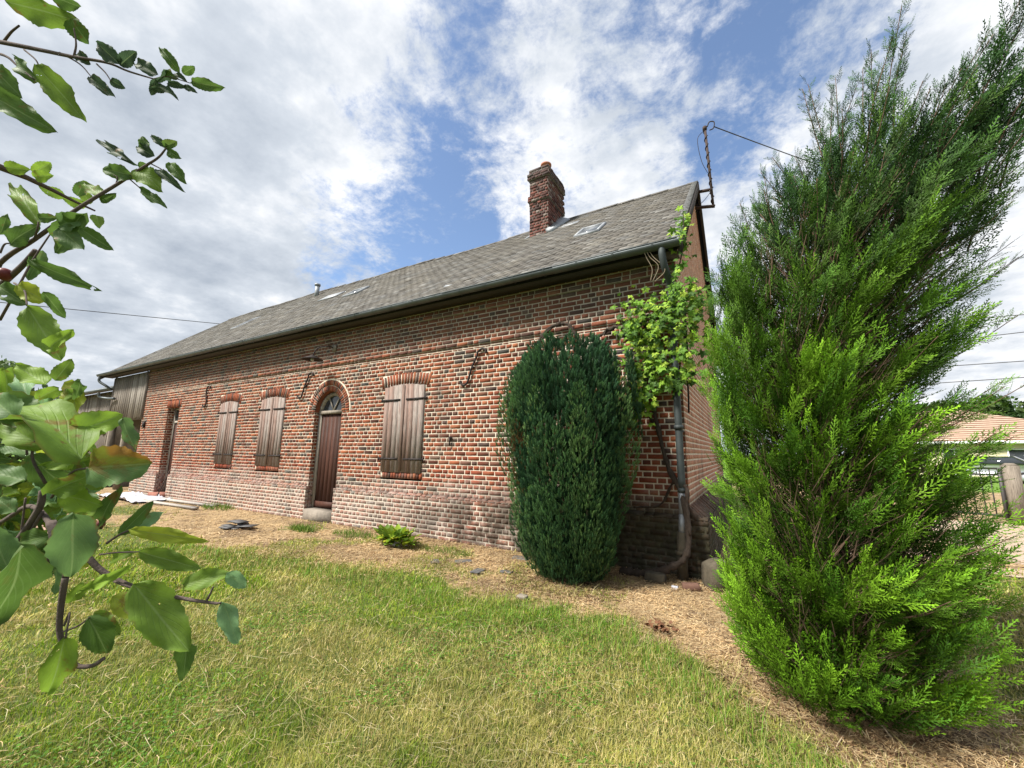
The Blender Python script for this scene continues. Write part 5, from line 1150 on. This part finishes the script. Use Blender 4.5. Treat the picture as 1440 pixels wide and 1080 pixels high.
bwin(21.35, 1.5, .35, 1.95); bwin(17.2, 1.2, .9, 1.95); bwin(14.5, 1.4, .9, 1.95)
# parked car behind the gate
CP = simple('silver_car_paint', (.42, .44, .47), .3, .5, nz=.03, spec=.6)
cp = polar(19.1, 36); car = empty('parked_car', cp, 'small silver hatchback parked on the grass in front of the bungalow', 'car')
cdx = wd; cdy = bk
def cpt(x, y, z): return cp+cdx*x+cdy*y+np.array([0, 0, z])
prf = [(-1.95, .35), (-2.0, .7), (-1.9, .9), (-1.0, 1.0), (-.35, 1.42), (.95, 1.45), (1.65, 1.0), (1.9, .95), (1.95, .4)]
m_ = MB(); V = []
for y, ins in ((-.8, 0), (.8, 0)):
    for x, z in prf: V.append(cpt(x, y*(.86 if z > 1.1 else 1), z))
n = len(prf); m_.add(V, [(k, (k+1) % n, n+(k+1) % n, n+k) for k in range(n)], [(0, k, k+1) for k in range(1, n-1)]+[(n, n+k+1, n+k) for k in range(1, n-1)]); body = m_.obj('body', CP, car)
m_ = MB(); m_.hexa([cpt(-.85, -.815, 1.0), cpt(1.45, -.815, 1.0), cpt(1.45, -.79, 1.0), cpt(-.85, -.79, 1.0), cpt(-.35, -.72, 1.36), cpt(.95, -.72, 1.38), cpt(.95, -.69, 1.38), cpt(-.35, -.69, 1.36)]); m_.obj('side_window', GLASS, car)
m_ = MB(); m_.hexa([cpt(-1.02, -.68, 1.02), cpt(-.40, -.60, 1.40), cpt(-.40, .60, 1.40), cpt(-1.02, .68, 1.02), cpt(-1.05, -.68, 1.05), cpt(-.43, -.60, 1.43), cpt(-.43, .60, 1.43), cpt(-1.05, .68, 1.05)]); m_.obj('windscreen', GLASS, car)
TY = simple('tyre_rubber', (.02, .02, .02), .9)
for x in (-1.25, 1.25):
    for y in (-.74, .74):
        m_ = MB(); m_.tube([cpt(x, y-.1, .31), cpt(x, y+.1, .31)], .31, 16); wh = m_.obj('wheel', TY, car); m_ = MB(); m_.tube([cpt(x, y-.11, .31), cpt(x, y+.11, .31)], .19, 12); m_.obj('rim', CP, wh)
def tree(name, base, H, R, label, cols, n=5000, ls=.16, crown0=.25, group=None, clumps=16, cat='tree'):
    base = np.array(base, float); t = empty(name, base, label, cat, group); g = rng
    cc_ = g.uniform(-1, 1, (clumps, 3)); cc_[:, 2] = g.uniform(crown0+.12, .86, clumps)*H; k_ = np.sin(np.pi*np.clip((cc_[:, 2]/H-crown0)/(1-crown0), .12, .92))**.6; cc_[:, :2] *= R*.62*k_[:, None]
    rr = R*g.uniform(.28, .5, clumps); w = g.integers(0, clumps, n); v = runit(n); p = base+cc_[w]+v*(rr[w]*(.45+.6*g.random(n)**.5))[:, None]*np.array([1, 1, .8])
    tv_ = np.array([(-.5, -.35, 0), (.5, -.35, 0), (.45, .4, .1), (-.45, .4, .1)]); W = scatter(tv_, runit(n), runit(n)+v*.6, p, ls*g.uniform(.6, 1.3, n))
    c = (pick(cols, clumps)*(.8+.4*g.random((clumps, 1))))[w]*(.8+.4*g.random((n, 1)))
    build('crown', W.reshape(-1, 3), rep(np.array([(0, 1, 2, 3)]), 4, n), LFM, t, tint=np.repeat(c, 4, 0))
    m_ = MB(); m_.tube([base+(0, 0, -.1), base+(.05, 0, H*.3), base+(0, .05, H*.75)], [R*.09, R*.07, R*.02], 8)
    for k in range(min(clumps, 10)): m_.tube([base+(0, 0, H*(.22+.03*k)), base+cc_[k]*np.array([.6, .6, .9]), base+cc_[k]], [R*.04, R*.025, R*.01], 5)
    m_.obj('trunk', BARK, t, True)
TC = [(.035, .075, .018), (.05, .10, .022), (.028, .06, .016), (.075, .12, .03)]
tree('tree', polar(18.2, 66), 8.0, 4.2, 'rounded green tree behind the peak of the bungalow roof', TC, 6000, .3, group='trees behind the bungalow')
tree('tree', polar(20.3, 68), 6.4, 3.6, 'lower dark tree behind the right slope of the bungalow roof', TC, 5000, .3, group='trees behind the bungalow')
tree('tree', polar(22.9, 60), 8.6, 3.4, 'taller tree at the right edge beyond the bungalow', TC, 5000, .3, group='trees behind the bungalow')
tree('tree', polar(15.2, 68), 7.6, 4.2, 'tree behind the left end of the bungalow roof', TC, 5000, .3, group='trees behind the bungalow')
LC = [(.10, .16, .05), (.13, .2, .06), (.07, .12, .04)]
tree('tree', polar(-82.2, 34), 6.2, 2.6, 'airy leafy tree in the left distance behind the apple leaves', LC, 2600, .2, .15, 'trees at the left')
tree('tree', polar(-79.0, 42), 5.4, 2.2, 'small tree in the left distance near the barn roof', LC, 4000, .22, .15, 'trees at the left')
# hedge along the far left boundary
n = 9000; t_ = rng.random(n); a0_ = polar(-95, 40); a1_ = polar(-71, 46); p = a0_+(a1_-a0_)*t_[:, None]+rng.normal(0, .35, (n, 3))*np.array([1, 1, 0]); p[:, 2] = rng.random(n)**.7*(1.7+.5*fbm(t_*30, t_*0, 6))
tv_ = np.array([(-.5, -.35, 0), (.5, -.35, 0), (.45, .4, .1), (-.45, .4, .1)])
tag(build('hedge', scatter(tv_, runit(n), runit(n), p, rng.uniform(.1, .24, n)).reshape(-1, 3), rep(np.array([(0, 1, 2, 3)]), 4, n), LFM, tint=np.repeat(pick(LC, n), 4, 0), loc=a0_), 'low green hedge along the far left boundary behind the barn', 'hedge')
# overhead wires
WR = simple('black_wire', (.05, .05, .055), .7)
def wire(a, b, sag, r_, label, grp=None):
    a = np.array(a); b = np.array(b); t = np.linspace(0, 1, 30)[:, None]; pts = a+(b-a)*t; pts[:, 2] -= sag*4*(t*(1-t))[:, 0]
    m_ = MB(); m_.tube(pts, r_, 6); tag(m_.obj('overhead_wire', WR, None, True, loc=a), label, 'wire', grp)
mt = np.array([mx+.13, my, 8.45]); ev = ray(1140, 222); q = CAM+ev*11; dirv = q-mt
wire(mt, mt+dirv*6., .25, .011, 'thick twisted service cable running right from the iron mast')
names = ['highest of the thin wires crossing the sky at the right edge', 'second wire from the top at the right edge', 'third wire from the top at the right edge', 'lowest thin wire at the right edge just above the trees']
for k, (e1, e2) in enumerate([(.2259, .2205), (.1941, .1926), (.1496, .1471), (.1231, .1218)]):
    d0 = 26.; a = polar(20.0, d0, CAM[2]+e1*d0); b = polar(22.5, d0, CAM[2]+e2*d0); v = b-a; wire(a-v*14, b+v*14, .0, .016, names[k], 'wires at the right')
d0 = 30; a = polar(-80.27, d0, CAM[2]+.2274*d0); b = polar(-67.38, d0, CAM[2]+.2515*d0); v = b-a; wire(a-v*2, b+v*1.5, .0, .02, 'lone thin wire crossing the left sky above the barn')
# ------------------------------------------------------------------ sky and light
SUN = np.array([-.36, -.52, .77]); SUN /= np.linalg.norm(SUN)
el = math.asin(SUN[2]); az = math.atan2(SUN[0], SUN[1])
w = bpy.data.worlds.new('World'); scn.world = w; w.use_nodes = True; nt = w.node_tree; N = nt.nodes; bg = N['Background']
class WM(Mat):
    def __init__(s): s.nt = nt; s.n = N
wm = WM(); sk = N.new('ShaderNodeTexSky'); sk.sky_type = 'NISHITA'; sk.sun_disc = False; sk.sun_elevation = el; sk.sun_rotation = az; sk.ozone_density = 3.0
tcw = N.new('ShaderNodeTexCoord'); dv = tcw.outputs['Generated']; s3 = wm.sep(dv)
zc = wm.math('ADD', wm.math('MAXIMUM', s3[2], 0.0), .22)
cmb = N.new('ShaderNodeCombineXYZ'); wm.l(wm.math('DIVIDE', s3[0], zc), cmb.inputs[0]); wm.l(wm.math('DIVIDE', s3[1], zc), cmb.inputs[1]); cv = cmb.outputs[0]
def wdir(px, py): d = ray(px, py); return d/np.linalg.norm(d)
def blob(px, py, size, amt):
    d = wdir(px, py); x = N.new('ShaderNodeVectorMath'); x.operation = 'DOT_PRODUCT'; wm.l(dv, x.inputs[0]); x.inputs[1].default_value = tuple(d)
    return wm.math('MULTIPLY', wm.mr(x.outputs['Value'], math.cos(size), 1.0), amt)
big = wm.noise(1.5, 3, .5, cv); med = wm.noise(5.5, 9, .66, cv, dist=.3); fine = wm.noise(24, 8, .7, cv, dist=.15)
d_ = wm.math('ADD', wm.math('MULTIPLY', med, .72), wm.math('MULTIPLY', fine, .27)); d_ = wm.math('ADD', d_, wm.math('MULTIPLY', big, .25))
for b in [(540, 295, .32, -.22), (640, 130, .22, -.06), (700, 40, .25, -.08), (1070, 60, .36, -.19), (1130, 160, .22, -.06), (860, 60, .3, .05), (930, 230, .22, .08), (1230, 130, .25, .06), (600, 60, .2, .03), (420, 60, .14, -.06), (470, 375, .10, -.10), (180, 330, .7, .14), (250, 80, .40, .05), (1250, 60, .22, .08), (850, 140, .35, .02), (1400, 450, .6, .14), (640, 200, .16, .05), (0, 0, .7, .12)]:
    d_ = wm.math('ADD', d_, blob(*b))
hz = wm.mr(s3[2], .28, .02); d_ = wm.math('ADD', d_, wm.math('MULTIPLY', hz, .14))
mask = wm.mr(d_, .44, .67)
shade = wm.math('ADD', wm.math('MULTIPLY', wm.noise(2.6, 6, .6, cv), .75), wm.math('MULTIPLY', wm.noise(9, 6, .6, cv), .25))
shade = wm.math('ADD', shade, wm.math('ADD', blob(120, 350, .8, -.10), blob(560, 180, .5, .05))); cloud = wm.ramp(shade, [(.22, (.39, .45, .54)), (.45, (.68, .735, .81)), (.60, (1.06, 1.07, 1.09))])
skc = wm.mix(.03, wm.mix(1.0, sk.outputs[0], (.115, .115, .115), 'MULTIPLY'), (.42, .47, .55))
wm.l(wm.mix(mask, skc, wm.mix(1., cloud, (CLK, CLK, CLK), 'MULTIPLY')), bg.inputs[0]); bg.inputs[1].default_value = 1.0
sd = bpy.data.lights.new('sun', 'SUN'); sd.energy = SUNE; sd.angle = RAD(11); sd.color = (1, .95, .87)
so = bpy.data.objects.new('sun', sd); COL.objects.link(so); so.rotation_euler = Vector(SUN).to_track_quat('Z', 'Y').to_euler()
vs_ = scn.view_settings; vs_.view_transform = 'Standard'; vs_.look = 'None'; vs_.gamma = 1; vs_.exposure = EXPO
